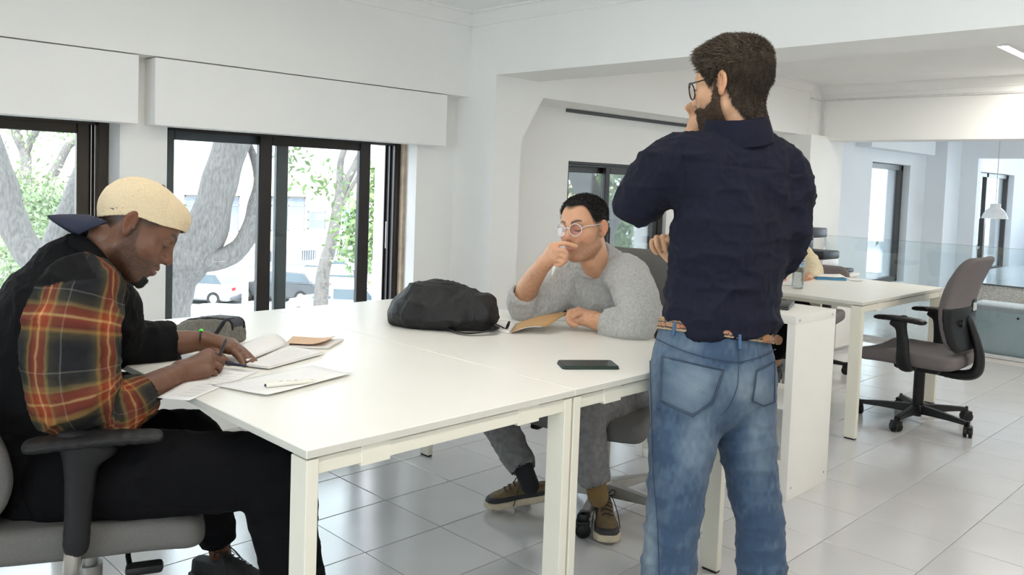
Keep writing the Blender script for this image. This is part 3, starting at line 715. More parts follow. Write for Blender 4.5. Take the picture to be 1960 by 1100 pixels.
def head_cols(V, o):
    x, y, z = V[:, 0], V[:, 1], V[:, 2]; ax = np.abs(x); sk = np.array(o['skin']); n = vnoise(V, 45, 3)
    c = np.broadcast_to(sk, V.shape).copy(); c = c*(1+.07*vnoise(V, 30, 5)[:, None])
    red = sk*np.array(o.get('flush', (1.08, .86, .80)))
    c = mixc(c, red, .6*np.exp(-((ax-.045)**2+(y-.07)**2+(z+.022)**2)/.0005)); c = mixc(c, red, .7*np.exp(-((x)**2+(y-.115)**2+(z+.024)**2)/.00022))
    c = mixc(c, red, .55*sstep(ax, .075, .083))
    lip = ((x/.025)**2+((z+.0605)/.0145)**2 < 1) & (y > .085)
    c = mixc(c, np.array(o['lip']), lip*.8)
    bd = o.get('beard', 0.)
    if bd:
        zl = np.interp(y, [-.02, .012, .03, .06, .085, .12], [.03, .02, -.035, -.052, -.040, -.038])
        m = sstep(zl-z+.004*n, -.004, .010)*sstep(y, -.012, .004)*sstep(-z, -.04, .0)
        m *= 1-.95*np.clip(((x/.025)**2+((z+.0605)/.0125)**2 < 1)*1., 0, 1)*(y > .085)
        m *= 1-sstep(-z, o.get('beard_low', .118), o.get('beard_low', .118)+.014)*(y < .07)
        c = mixc(c, np.array(o['hair']), bd*m*(.72+.28*vnoise(V, 260, 9)))
    if o.get('brow', 1.):
        t = np.clip((ax-.014)/.036, 0, 1); zz = .030+.009*np.sin(t*2.2)-.002*t; w = .0066*(1-.5*t)
        m = np.exp(-(((z-zz)/w)**2)**1.5)*sstep(ax, .010, .016)*(1-sstep(ax, .048, .054))*(y > .06)
        c = mixc(c, np.array(o['hair']), .92*m)
    if o.get('lash', 1.):
        zz = .0020-.0035*np.cos((ax-.032)/.014*1.3); m = np.exp(-((z-zz)/.0019)**2)*(np.abs(ax-.032) < .0165)*(y > .070); c = mixc(c, sk*.72, .55*np.exp(-(((ax-.032)/.017)**2+((z-.008)/.011)**2)**2)*(y > .06))
        c = mixc(c, np.array(o['hair'])*.6, .9*m)
    hl = o.get('hairline')
    if hl is not None:
        zl = hl(x, y); c = mixc(c, np.array(o['hair'])*1.2+sk*.12, o.get('fade', .85)*sstep(z-zl, -.014, .006)*(ax < .0775+.003))
    return np.clip(c, 0, 1)
def finger(s, pts, r0, r1, k=.004):
    n = len(pts); r0 *= .90; r1 *= .90; s.add(chain(pts, np.linspace(r0, r1, n), 3), k, .003)
def frame(f, up):
    f = np.array(f, float); f = f/np.linalg.norm(f); x = np.cross(f, up); x /= np.linalg.norm(x); return np.stack([x, f, np.cross(x, f)])
class Body:
    """gathers pieces of one skin mesh"""
    def __init__(s): s.V = []; s.F = []; s.C = []; s.n = 0
    def add(s, V, F, C):
        s.V.append(V); s.F.append(F+s.n); s.C.append(C); s.n += len(V)
    def part(s, fn, h, col, disp=None, it=1):
        V, F = sdf_mesh(fn, fn.lo, fn.hi, h); V = relax(V, F, it, .4) if it else V
        c = col(V) if callable(col) else np.broadcast_to(np.array(col), V.shape)*(1+.06*vnoise(V, 40, 2)[:, None])
        if disp is not None: V = V+normals(V, F)*disp(V)[:, None]
        s.add(V, F, c)
    def head(s, o, O, A, h=.0028, scale=1.):
        fn = earS(headS(o)); pass
        V, F = sdf_mesh(fn, fn.lo, fn.hi, h); V = relax(V, F, 1, .4); C = head_cols(V, o); s.add(V @ A*scale+O, F, C)
    def obj(s, parent):
        me = to_mesh('body', np.concatenate(s.V), np.concatenate(s.F)); me.materials.append(M_SKIN); set_col(me, np.concatenate(s.C)); return link('body', me, None, parent)
def local_obj(name, fn, h, m, parent, O, A, lo, hi, scale=1., disp=None, col=None, it=1):
    V, F = sdf_mesh(fn, lo, hi, h); V = relax(V, F, it, .4) if it else V
    N = normals(V, F); C = None if col is None else col(V)
    if disp is not None: V = V+N*disp(V, N)[:, None]
    me = to_mesh(name, V @ A*scale+O, F); me.materials.append(m)
    if C is not None: set_col(me, C)
    return link(name, me, None, parent), V, N
def hair_fn(o, thick, hl):
    base = headS(o)
    def f(Q):
        x, y, z = Q[:, 0], Q[:, 1], Q[:, 2]; t = -.012+(thick(Q)+.012)*sstep(z-hl(x, y), -.002, .018)
        return base(Q)-t
    return f
def strands(name, V, N, keep, count, ln, rad, lean, m, parent, O, A, scale=1., seed=1, wob=.3):
    """tapered hair strands standing on the hair surface"""
    r = np.random.default_rng(seed); idx = np.flatnonzero(keep); idx = r.choice(idx, count); b0 = V[idx]+r.normal(0, .0008, (count, 3)); n = N[idx]
    L = ln*r.uniform(.6, 1.2, count)[:, None]; g = np.asarray(lean(b0)); d = n+g+r.normal(0, wob, (count, 3)); d /= np.linalg.norm(d, axis=1)[:, None]
    d2 = d+.9*g-n*.25+r.normal(0, wob*.5, (count, 3)); d2 /= np.linalg.norm(d2, axis=1)[:, None]
    p = [b0-n*.002, b0+d*L*.5, b0+d*L*.5+d2*L*.5]; s_ = np.cross(d, r.normal(0, 1, (count, 3))); s_ /= np.linalg.norm(s_, axis=1)[:, None]; u_ = np.cross(d, s_); vs = []
    for k, (q, w) in enumerate(zip(p, (rad, rad*.75))):
        for a in (0, 2.094, 4.189): vs.append(q+(s_*math.cos(a)+u_*math.sin(a))*w)
    vs.append(p[2]); W = np.stack(vs, 1).reshape(-1, 3); base = (np.arange(count)*7)[:, None]
    Fq = np.concatenate([np.concatenate([base+np.array([[j, (j+1) % 3, 3+(j+1) % 3]]), base+np.array([[j, 3+(j+1) % 3, 3+j]]), base+np.array([[3+j, 3+(j+1) % 3, 6]])]) for j in range(3)])
    me = to_mesh(name, W @ A*scale+O, Fq); me.materials.append(m); return link(name, me, None, parent)
def folds(scale, amp, seed=1, st=(1, 1, 1), N=None):
    """cloth creases: ridged, stretched noise"""
    def f(V, N=None):
        q = V*np.array(st)
        a = 1-np.abs(vnoise(q+.05*np.stack([vnoise(V, 9, seed+5), vnoise(V, 9, seed+6), vnoise(V, 9, seed+7)], 1), scale, seed)); b = 1-np.abs(vnoise(q, scale*2.1, seed+1))
        return amp*((a**3-.35)+.45*(b**3-.35))
    return f
def shoe(parent, heel, toe, upper, sole_c, band_c=None, lace_c=None, up=(0, 0, 1), sc=1., name='shoe'):
    """low lace-up shoe from heel point to toe point (points on the sole)"""
    heel = np.asarray(heel, float); toe = np.asarray(toe, float); f = toe-heel; A = frame(f, np.asarray(up, float)); O = (heel+toe)/2; L = .285*sc
    def foot_w(y): return np.interp(y/L, [-.5, -.42, -.2, .0, .2, .35, .45, .5], [.018, .031, .034, .034, .044, .045, .032, .012])*sc
    def sole(Q):
        x, y, z = Q[:, 0], Q[:, 1], Q[:, 2]; d2 = np.maximum(np.abs(x-.004*np.sin(y*18))-foot_w(y), np.abs(y)-L/2); lift = .018*np.clip(y/L-.28, 0, 1)**2*16*sc
        top = .030*sc-.006*sc*np.clip(y/L+.1, 0, .5); return np.maximum(np.maximum(d2-.004, lift*.5-z), z-top-lift*.4)*.8
    def upf(Q):
        x, y, z = Q[:, 0], Q[:, 1], Q[:, 2]
        hgt = np.interp(y/L, [-.5, -.45, -.3, -.12, .05, .22, .36, .46, .5], [.075, .088, .092, .098, .085, .066, .056, .044, .03])*sc
        zz = np.clip((z-.018*sc)/np.maximum(hgt-.018*sc, .01), 0, 1); w = (foot_w(y)-.002)*np.sqrt(np.clip(1-zz**2.6*.62, 0, 1)); r = .014*sc
        d = np.hypot(np.maximum(np.abs(x-.004*np.sin(y*18))-w+r, 0), np.maximum(z-hgt+r, 0))-r; d = np.maximum(d, .02*sc-z); d = np.maximum(d, np.abs(y)-L/2+.004)
        hole = np.hypot(np.hypot(x/.031, (y+.085*sc)/.055)-0, 0)-1; hole = np.maximum(hole*.03, .072*sc-z); return smax(d, -hole, .006)*.8
    sh = empty(name, tuple(O)); sh.parent = parent; sh.matrix_parent_inverse = parent.matrix_world.inverted()
    lo = (-.07, -.17, -.01); hi = (.07, .17, .13)
    local_obj('sole', sole, .0045, mat('sole_%s' % name+str(sole_c), sole_c, .7, var=.12), sh, O, A, lo, hi)
    local_obj('upper', upf, .0042, mat('upper_%s' % name+str(upper), upper, .8, var=.28, vscale=35, bump=.2, bscale=160), sh, O, A, lo, hi)
    if band_c is not None:
        def band(Q): return np.maximum(upf(Q)-.0022, np.abs(Q[:, 2]-.036*sc-.010*np.clip(Q[:, 1]/L-.2, 0, 1)*sc)-.0105*sc)
        local_obj('rand', band, .0042, mat('rand_dark', band_c, .7), sh, O, A, lo, hi)
    if lace_c is not None:
        b = B()
        for k in range(6):
            y = (.052-.021*k)*sc; z = np.interp(y/L, [-.5, -.45, -.3, -.12, .05, .22, .36], [.075, .088, .092, .098, .085, .066, .056])*sc+.003
            b.tube([Vector(O)+Vector(np.array(q) @ A) for q in [(-.022, y, z-.006), (-.008, y+.005, z+.002), (.008, y-.004, z+.002), (.022, y+.002, z-.006)]], .0022, 6)
        for sx in (-1, 1):
            b.tube([Vector(O)+Vector(np.array(q) @ A) for q in cat_rom([(sx*.004, -.045, .102), (sx*.022, -.03, .112), (sx*.036, -.005, .085), (sx*.047, .012, .05), (sx*.052, .03, .012)], 4)], .0020, 6)
            b.tube([Vector(O)+Vector(np.array(q) @ A) for q in cat_rom([(sx*.004, -.045, .102), (sx*.03, -.06, .125), (sx*.038, -.035, .118), (sx*.006, -.043, .104)], 4)], .0020, 6)
        b.obj('laces', mat('lace', lace_c, .8), sh, smooth=True)
    return sh
def glasses(parent, O, A, m_rim, m_lens, r=.0245, cz=.006, cy=.112, cx=.034, sc=1., rim=.0019, tint=None):
    T = lambda q: Vector(np.array(q) @ A*sc+O); g = empty('glasses', tuple(O)); g.parent = parent; g.matrix_parent_inverse = parent.matrix_world.inverted()
    for sx in (-1, 1):
        ring = [(sx*cx+r*1.02*math.cos(t), cy-.012*(abs(cx+sx*0+sx*sx*0+r*math.cos(t)*sx)/.06)**2*1.0, cz+r*.95*math.sin(t)) for t in np.linspace(0, 2*math.pi, 33)]
        B().tube([T(q) for q in ring], rim, 6, cap=False).obj('rim', m_rim, g, smooth=True)
        b = B(); c = b.bm.verts.new(T((sx*cx, cy-.006, cz))); vv = [b.bm.verts.new(T(q)) for q in ring[:-1]]
        for i in range(len(vv)): b.bm.faces.new((c, vv[i], vv[(i+1) % len(vv)]))
        b.obj('lens', m_lens, g, smooth=True)
        B().tube([T(q) for q in [(sx*(cx+r), cy-.014, cz+.006), (sx*.072, cy-.022, cz+.012), (sx*.0785, .05, cz+.012), (sx*.080, .005, cz+.014), (sx*.079, -.022, cz-.004)]], rim*1.0, 6).obj('temple', m_rim, g, smooth=True)
    B().tube([T(q) for q in [(-.012, cy-.001, cz+.006), (0, cy+.003, cz+.010), (.012, cy-.001, cz+.006)]], rim, 6).obj('bridge', m_rim, g, smooth=True)
    return g
# ------------------------------------------------------------------ seated man in a cap, left of the table
def poly_uv(V, pts, ref, rad):
    """(along, around) metres on a limb through pts"""
    X = cat_rom(pts, 6); best = np.full(len(V), 9e9); al = np.zeros(len(V)); an = np.zeros(len(V)); cum = 0.
    for a, b in zip(X, X[1:]):
        ba = b-a; L = np.linalg.norm(ba); ax = ba/L; q = V-a; t = np.clip(q @ ax, 0, L); r = q-t[:, None]*ax; d = (r*r).sum(1); m = d < best
        s = ref-ax*(ref @ ax); s /= np.linalg.norm(s); g = np.cross(ax, s)
        al = np.where(m, cum+t, al); an = np.where(m, np.arctan2(q @ g, q @ s)*rad, an); best = np.where(m, d, best); cum += L
    return al, an
def plaid_mat():
    m = bpy.data.materials.new('plaid_flannel'); m.use_nodes = True; nt = m.node_tree; b = nt.nodes['Principled BSDF']; b.inputs['Roughness'].default_value = .9
    b.inputs['Specular IOR Level'].default_value = .2
    a = nt.nodes.new('ShaderNodeAttribute'); a.attribute_name = 'puv'; sp = nt.nodes.new('ShaderNodeSeparateXYZ'); nt.links.new(a.outputs['Vector'], sp.inputs[0])
    stops = [(0, '#1f1f22'), (.26, '#1f1f22'), (.27, '#6f6a62'), (.29, '#232325'), (.42, '#3c382c'), (.47, '#8b7446'), (.50, '#7c3c26'), (.58, '#8e4029'), (.61, '#c9a56c'), (.64, '#94432a'), (.73, '#6e2c1e'), (.78, '#96743e'), (.82, '#4c4430'), (.90, '#2c2b29'), (.96, '#1f1f22')]
    outs = []
    for k, per in ((0, .150), (1, .128)):
        d = nt.nodes.new('ShaderNodeMath'); d.operation = 'DIVIDE'; d.inputs[1].default_value = per; nt.links.new(sp.outputs[k], d.inputs[0])
        ad = nt.nodes.new('ShaderNodeMath'); ad.operation = 'ADD'; ad.inputs[1].default_value = (3.15, 3.42)[k]; nt.links.new(d.outputs[0], ad.inputs[0])
        f = nt.nodes.new('ShaderNodeMath'); f.operation = 'FRACT'; nt.links.new(ad.outputs[0], f.inputs[0])
        r = nt.nodes.new('ShaderNodeValToRGB'); e = r.color_ramp.elements
        while len(e) < len(stops): e.new(.5)
        for q, (p, c) in zip(e, stops): q.position = p; q.color = (*hexc(c), 1)
        nt.links.new(f.outputs[0], r.inputs[0]); outs.append(r)
    mx = nt.nodes.new('ShaderNodeMix'); mx.data_type = 'RGBA'; mx.inputs[0].default_value = .5
    nt.links.new(outs[0].outputs[0], mx.inputs[6]); nt.links.new(outs[1].outputs[0], mx.inputs[7])
    tc = nt.nodes.new('ShaderNodeTexCoord'); nz = nt.nodes.new('ShaderNodeTexNoise'); nz.inputs['Scale'].default_value = 350; nt.links.new(tc.outputs['Object'], nz.inputs['Vector'])
    bl = nt.nodes.new('ShaderNodeMix'); bl.data_type = 'RGBA'; bl.inputs[6].default_value = (.0032, .0032, .0040, 1); nt.links.new(sp.outputs[2], bl.inputs[0]); nt.links.new(mx.outputs[2], bl.inputs[7])
    nt.links.new(bl.outputs[2], b.inputs['Base Color'])
    bp = nt.nodes.new('ShaderNodeBump'); bp.inputs['Strength'].default_value = .15; bp.inputs['Distance'].default_value = .003; nt.links.new(nz.outputs['Fac'], bp.inputs['Height']); nt.links.new(bp.outputs[0], b.inputs['Normal'])
    return m
M_BLACKCLOTH = mat('black_cloth', (.0036, .0036, .0046), .9, var=.2, vscale=300, bump=.1, bscale=500, spec=.12)
def build_left():
    root = empty('person', (-.25, .6, 0)); tag(root, 'seated man in backwards cream cap and plaid sleeve writing at the table', 'person')
    o = dict(skin=(.145, .065, .036), lip=(.155, .068, .050), hair=(.010, .008, .007), flush=(1.25, .95, .85), jaw=1.0, nose=1.12, lips=1.6, beard=.75, lash=1, brow=.8)
    o['hairline'] = lambda x, y: np.interp(y, [-.1, -.05, -.03, .01, .03, .06, .1], [-.055, -.04, .005, .02, .02, .05, .07]); o['fade'] = .75
    a = math.radians(35); Wr = P(258, 430, 2.)-CAM; Wr /= np.linalg.norm(Wr); Rr = np.cross(Wr, U_); Rr /= np.linalg.norm(Rr); Ur = np.cross(Rr, Wr); f = Rr*math.cos(a)-Ur*math.sin(a)-Wr*.06; A = frame(f, Rr*math.sin(a)+Ur*math.cos(a)); HS = .92; rl = math.radians(5)
    A = np.stack([A[0]*math.cos(rl)+A[2]*math.sin(rl), A[1], A[2]*math.cos(rl)-A[0]*math.sin(rl)]); O = P(250, 428, 1.945)-HS*np.array((.081, -.010, .0)) @ A; A = A*HS
    bd = Body(); bd.head(o, O, A, .0025, 1.0)
    sk = o['skin']
    # neck, torso and limbs under the clothes
    core = S(); W1 = np.array((.35, .94, 0.))
    core.add(chain([O+np.array((0, -.03, -.05)) @ A, P(205, 478, 2.0), P(168, 520, 2.02)], [.052, .053, .06], 3), .02)
    core.add(echain([P(158, 540, 2.02), P(118, 650, 2.03), P(112, 800, 2.03), P(130, 900, 2.03)], W1, [.13, .14, .13, .14], [.075, .095, .095, .10], 3), .03)
    core.add(chain([P(155, 570, 1.89), P(145, 690, 1.87), P(183, 790, 1.91)], [.045, .042, .038], 3), .03)
    core.add(chain([P(200, 580, 2.18), P(215, 650, 2.28), P(240, 668, 2.33)], [.045, .042, .036], 3), .03)
    core.add(chain([P(140, 905, 1.94), P(330, 900, 1.95), P(515, 900, 1.98), P(550, 1000, 1.99), P(570, 1200, 2.0), P(575, 1265, 2.0)], [.07, .065, .05, .045, .034, .03], 3), .03)
    core.add(chain([P(150, 890, 2.15), P(300, 850, 2.22), P(375, 850, 2.30), P(395, 930, 2.42), P(418, 1035, 2.58), P(425, 1085, 2.62)], [.07, .06, .05, .042, .034, .033], 3), .03)
    bd.part(core, .009, sk)
    # right forearm and writing hand
    s = S(); s.add(chain([P(185, 792, 1.905), P(235, 770, 1.96), P(300, 737, 2.06), P(345, 713, 2.14)], [.040, .0415, .036, .0275], 4), .01)
    wr = P(348, 711, 2.145)
    mcp = [P(398, 678, 2.215), P(400, 688, 2.20), P(398, 699, 2.185), P(392, 711, 2.175)]
    for m_, r_ in zip(mcp, (.0165, .0165, .0155, .0145)): s.add(rc(wr, m_, .024, r_), .012)
    s.add(rc(P(352, 722, 2.14), P(395, 712, 2.165), .020, .015), .012)
    finger(s, [mcp[0], P(416, 680, 2.245), P(420, 692, 2.262), P(413, 706, 2.262)], .0105, .0075)
    finger(s, [mcp[1], P(423, 688, 2.232), P(421, 701, 2.248), P(408, 708, 2.248)], .0108, .008)
    finger(s, [mcp[2], P(420, 700, 2.212), P(415, 712, 2.225), P(402, 714, 2.222)], .0102, .0078)
    finger(s, [mcp[3], P(411, 713, 2.192), P(405, 722, 2.20), P(394, 721, 2.196)], .0090, .007)
    finger(s, [P(368, 694, 2.17), P(390, 688, 2.215), P(405, 697, 2.248), P(412, 706, 2.262)], .0125, .0085)
    bd.part(s, .0026, lambda V: mixc(np.broadcast_to(np.array(sk), V.shape)*(1+.10*vnoise(V, 60, 2)[:, None]), np.array((.20, .10, .065)), .0*V[:, 0]))
    # left forearm and hand laid flat on the notebook
    s = S(); s.add(chain([P(240, 668, 2.335), P(300, 660, 2.385), P(352, 655, 2.42), P(386, 652, 2.43)], [.038, .041, .034, .0265], 4), .01)
    wr = P(390, 653, 2.43)
    mcp = [P(441, 668, 2.38), P(447, 664, 2.40), P(448, 660, 2.42), P(443, 656, 2.435)]
    for m_, r_ in zip(mcp, (.016, .016, .015, .0145)): s.add(rc(wr, m_, .0225, r_), .012)
    finger(s, [mcp[0], P(456, 682, 2.355), P(465, 695, 2.335), P(470, 703, 2.318)], .0108, .0075)
    finger(s, [mcp[1], P(464, 676, 2.365), P(477, 690, 2.345), P(486, 700, 2.325)], .0108, .0075)
    finger(s, [mcp[2], P(466, 671, 2.385), P(480, 683, 2.365), P(489, 691, 2.35)], .0102, .0072)
    finger(s, [mcp[3], P(460, 664, 2.41), P(472, 674, 2.40), P(480, 681, 2.39)], .0088, .0065)
    finger(s, [P(405, 666, 2.405), P(420, 680, 2.365), P(432, 690, 2.345), P(440, 697, 2.33)], .0130, .0085)
    bd.part(s, .0026, sk)
    body = bd.obj(root)
    # nails read as paler ends
    # goatee
    gm = lambda Q: sstep(-Q[:, 2], .080, .094)*sstep(Q[:, 1], .055, .072)*(1-sstep(-Q[:, 2], .118, .126))*(1-sstep(np.abs(Q[:, 0]), .022, .034)); hb0 = headS(o)
    go, V, N = local_obj('goatee', lambda Q: hb0(Q)-(-.008+.0135*gm(Q)), .0028, mat('goatee_black', (.008, .007, .006), .8, var=.4, vscale=260, bump=.6, bscale=420), root, O, A, (-.06, .02, -.15), (.06, .13, -.06))
    strands('goatee_tips', V, N, gm(V) > .85, 500, .004, .0006, lambda b: np.stack([0*b[:, 0], .2+0*b[:, 0], -.8+0*b[:, 0]], 1), MATS['goatee_black'], go, O, A, seed=12)
    # shirt
    slR = [P(158, 555, 1.885), P(138, 640, 1.86), P(138, 735, 1.86), P(170, 792, 1.895), P(222, 783, 1.945), P(258, 762, 1.985)]
    sh = S(); side = np.array((.35, .94, 0.))
    tor = echain([P(180, 500, 2.02), P(145, 545, 2.03), P(92, 650, 2.04), P(78, 780, 2.04), P(98, 890, 2.04), P(112, 930, 2.04)], side, [.070, .150, .180, .175, .180, .165], [.062, .105, .138, .138, .138, .118], 4)
    sh.add(tor, .03, .02)
    sR = chain(slR, [.078, .090, .088, .066, .052, .047], 4); sh.add(sR, .035, .02)
    cuffR = chain([P(236, 776, 1.958), P(262, 760, 1.99)], [.055, .0535], 3); sh.add(cuffR, .008)
    slL = [P(200, 575, 2.19), P(222, 640, 2.28), P(246, 662, 2.335), P(292, 660, 2.375), P(318, 657, 2.40)]
    sh.add(chain(slL, [.075, .066, .060, .055, .050], 4), .03, .02); sh.add(chain([P(300, 660, 2.385), P(322, 657, 2.402)], [.056, .055], 2), .008)
    sh.cut([rc(P(205, 478, 2.0), O+np.array((0, -.03, -.03)) @ A, .054, .06)], .01)
    sh.cut([rc(P(268, 757, 1.995), P(300, 738, 2.06), .045, .06)], .006); sh.cut([rc(P(330, 656, 2.408), P(370, 653, 2.43), .045, .07)], .006)
    Rs = S().add(sR, .0, .02).add(cuffR, 0); Ts = S().add(tor, 0, .02)
    def puv(V):
        al, an = poly_uv(V, slR, R_, .085); dR = Rs(V); dT = Ts(V); px = 980+F_PX*((V-CAM) @ R_)/((V-CAM) @ W_); py = CY_PX-F_PX*((V-CAM) @ U_)/((V-CAM) @ W_); dep = (V-CAM) @ W_
        fl = ((dR < dT-.004) & (dep < 2.02)).astype(float)
        fl = np.where((py < 530+.14*(210-px)) & (dep < 2.1), 0., fl)
        fl = np.where((px > 168+.52*(py-500)) & (py < 640) & (py > 480) & (dep < 2.04) & (px > 160), 1., fl)
        return np.stack([al, an, fl], 1)
    fo = folds(11, .0095, 3, (1, 1, .8)); fo2 = folds(26, .0034, 8)
    sdf_obj('shirt', sh, .0052, plaid_mat(), root, disp=lambda V, N: fo(V)+fo2(V), attr={'puv': puv})
    # collar: a turned-down band round the neck
    col = S(); col.add(chain([P(132, 462, 2.02)+W_*0, P(148, 447, 1.985), P(185, 455, 1.945), P(215, 495, 1.94), P(232, 548, 1.955)], [.010, .013, .014, .013, .009], 5), .01)
    cb = B(); rows = []
    top = cat_rom([P(128, 470, 2.10), P(124, 452, 2.05), P(138, 446, 1.985), P(165, 452, 1.945), P(196, 480, 1.93), P(222, 522, 1.945), P(234, 546, 1.965)], 6)
    bot = cat_rom([P(112, 500, 2.12), P(112, 484, 2.05), P(124, 476, 1.965), P(152, 484, 1.905), P(186, 514, 1.89), P(210, 552, 1.905), P(236, 558, 1.935)], 6)
    mid = (top+bot)/2-W_*.012-R_*.0+U_*.006
    cb.grid([top+W_*.008-U_*.006, top, mid, bot]); co = cb.obj('collar', M_BLACKCLOTH, root, smooth=True)
    md = co.modifiers.new('thickness', 'SOLIDIFY'); md.thickness = .004; md = co.modifiers.new('round', 'SUBSURF'); md.levels = md.render_levels = 2
    b = B(); q = P(228, 552, 1.925); b.cyl(Vector(q), Vector(q-W_*.003+R_*.001), .0062, .0055, n=16); b.obj('button', mat('button_pearl', (.75, .73, .68), .3), co)
    # trousers
    tr = S(); tr.add(echain([P(122, 880, 2.04), P(125, 925, 2.04)], side, [.178, .178], [.125, .115], 3), .04, .02)
    tr.add(chain([P(135, 912, 1.945), P(240, 906, 1.94), P(370, 903, 1.955), P(500, 902, 1.975), P(532, 935, 1.98), P(548, 1010, 1.985), P(560, 1090, 1.99), P(570, 1180, 2.0), P(574, 1245, 2.0)], [.100, .096, .088, .080, .077, .068, .064, .060, .058], 4), .04, .02)
    tr.add(chain([P(140, 895, 2.14), P(250, 862, 2.19), P(350, 840, 2.27), P(382, 865, 2.32), P(392, 920, 2.41), P(405, 990, 2.51), P(414, 1018, 2.55)], [.096, .085, .073, .068, .058, .052, .052], 4), .04, .02)
    tr.cut([rc(P(417, 1028, 2.57), P(430, 1080, 2.63), .05, .07)], .005); tr.cut([rc(P(575, 1262, 2.0), P(580, 1300, 2.0), .052, .07)], .005)
    fo3 = folds(10, .008, 21, (1, 1, 1.0)); sdf_obj('trousers', tr, .0062, M_BLACKCLOTH, root, disp=lambda V, N: fo3(V))
    # cap worn back to front
    hb = headS(o)
    def cap(Q):
        x, y, z = Q[:, 0], Q[:, 1], Q[:, 2]; d = el((0, -.010, .042), (.0815, .105, .0905))[0](Q); d = smin(d, el((0, .062, .078), (.056, .045, .040))[0](Q), .035); d = smin(d, hb(Q)-.0055, .012)
        rim = -.021+.467*(y+.0735)+.014*np.exp(-((y+.02)/.05)**2); inn = d+.0042
        seam = .0010*np.exp(-(x/.0016)**2)+.0009*np.exp(-((x*.5-(y+.005)*.866)/.0016)**2)+.0009*np.exp(-((x*.5+(y+.005)*.866)/.0016)**2)+.0010*np.exp(-((z-rim-.021)/.0015)**2)
        return np.maximum(np.maximum(d+seam, -inn), (rim-z)*.9)
    M_CAP = mat('cap_cotton', (.66, .53, .345), .85, var=.06, vscale=200, bump=.1, bscale=400)
    cro = folds(14, .0012, 4); co_, V_, N_ = local_obj('cap', cap, .0026, M_CAP, root, O, A, (-.095, -.125, -.02), (.095, .12, .15), disp=lambda V, N: cro(V))
    b = B(); b.lathe([(0, .004), (.005, .003), (.0065, 0), (0, -.003)], n=12, M=Matrix.Translation(Vector(np.array((0, -.008, .1345)) @ A+O)) @ Matrix(((A[0][0], A[1][0], A[2][0], 0), (A[0][1], A[1][1], A[2][1], 0), (A[0][2], A[1][2], A[2][2], 0), (0, 0, 0, 1)))); b.obj('button', mat('cap_navy', (.014, .018, .040), .8), co_, smooth=True)
    rows = []
    for t in np.linspace(0, 1, 10):
        row = []
        for q in np.linspace(-1, 1, 17):
            w = .072*(1-.28*t**2.2); ln = .088*(1-.50*abs(q)**2.6); yb = -.110*math.sqrt(max(0, 1-(q*.86)**2)); zb = -.021+.467*(yb+.0735)+.006
            row.append(np.array((q*w, yb-ln*t*.84, zb-ln*t*.50-.050*q*q*(.35+.65*t)-.010*t*t)) @ A+O)
        rows.append(row)
    br = B().grid(rows).obj('cap_bill', mat('cap_navy', (.014, .018, .040), .8), co_, smooth=True); md = br.modifiers.new('thickness', 'SOLIDIFY'); md.thickness = .0045
    # small dark stitched mark above the bill on the cap
    b = B()
    for (ph, z, w, h) in [(52, .030, .20, .010), (60, .034, .10, .012), (47, .024, .10, .008), (55, .042, .08, .005), (54, .016, .26, .0022), (52, .009, .22, .0022)]:
        pts = []
        for (dp, dz) in ((-.5, -.5), (.5, -.5), (.5, .5), (-.5, .5)):
            zz = z+dz*h; k = math.sqrt(max(1-((zz-.042)/.0905)**2, .01)); fa = math.radians(ph)+dp*w; pts.append(b.bm.verts.new(Vector(np.array((.0828*k*math.sin(fa), -.010-.1065*k*math.cos(fa), zz)) @ A+O)))
        b.bm.faces.new(pts)
    e = b.obj('stitched_mark', mat('thread_dark', (.03, .03, .035), .8), co_); md = e.modifiers.new('thickness', 'SOLIDIFY'); md.thickness = .0015
    # wristband
    b = B(); c0 = P(387, 652, 2.43); ax = (P(390, 652.5, 2.43)-P(352, 655, 2.42)); ax /= np.linalg.norm(ax); s1 = np.cross(ax, U_); s1 /= np.linalg.norm(s1); s2 = np.cross(s1, ax)
    ring = [Vector(c0+(s1*math.cos(t)*.0275+s2*math.sin(t)*.0275)) for t in np.linspace(0, 2*math.pi, 25)]
    wb_ = b.tube(ring, .0042, 6, cap=False).obj('wristband', M_BLK, root, smooth=True)
    B().lathe([(0, .006), (.005, .004), (.0065, 0), (.005, -.004), (0, -.006)], tuple(c0+s2*.030-W_*.004), n=12).obj('bead', mat('bead_green', (.10, .75, .06), .4), wb_, smooth=True)
    shoe(root, P(392, 1120, 2.62)*np.array((1, 1, 0))+np.array((-.03, .0, .012)), P(500, 1125, 2.50)*np.array((1, 1, 0))+np.array((.03, -.0, .012)), (.012, .012, .014), (.02, .02, .022), None, (.02, .02, .02), name='shoe')
    shoe(root, P(545, 1340, 2.0)*np.array((1, 1, 0))+np.array((-.02, .0, .005)), P(680, 1340, 1.98)*np.array((1, 1, 0))+np.array((.03, .0, .005)), (.012, .012, .014), (.02, .02, .022), None, (.02, .02, .02), name='shoe')
    return root
build_left()
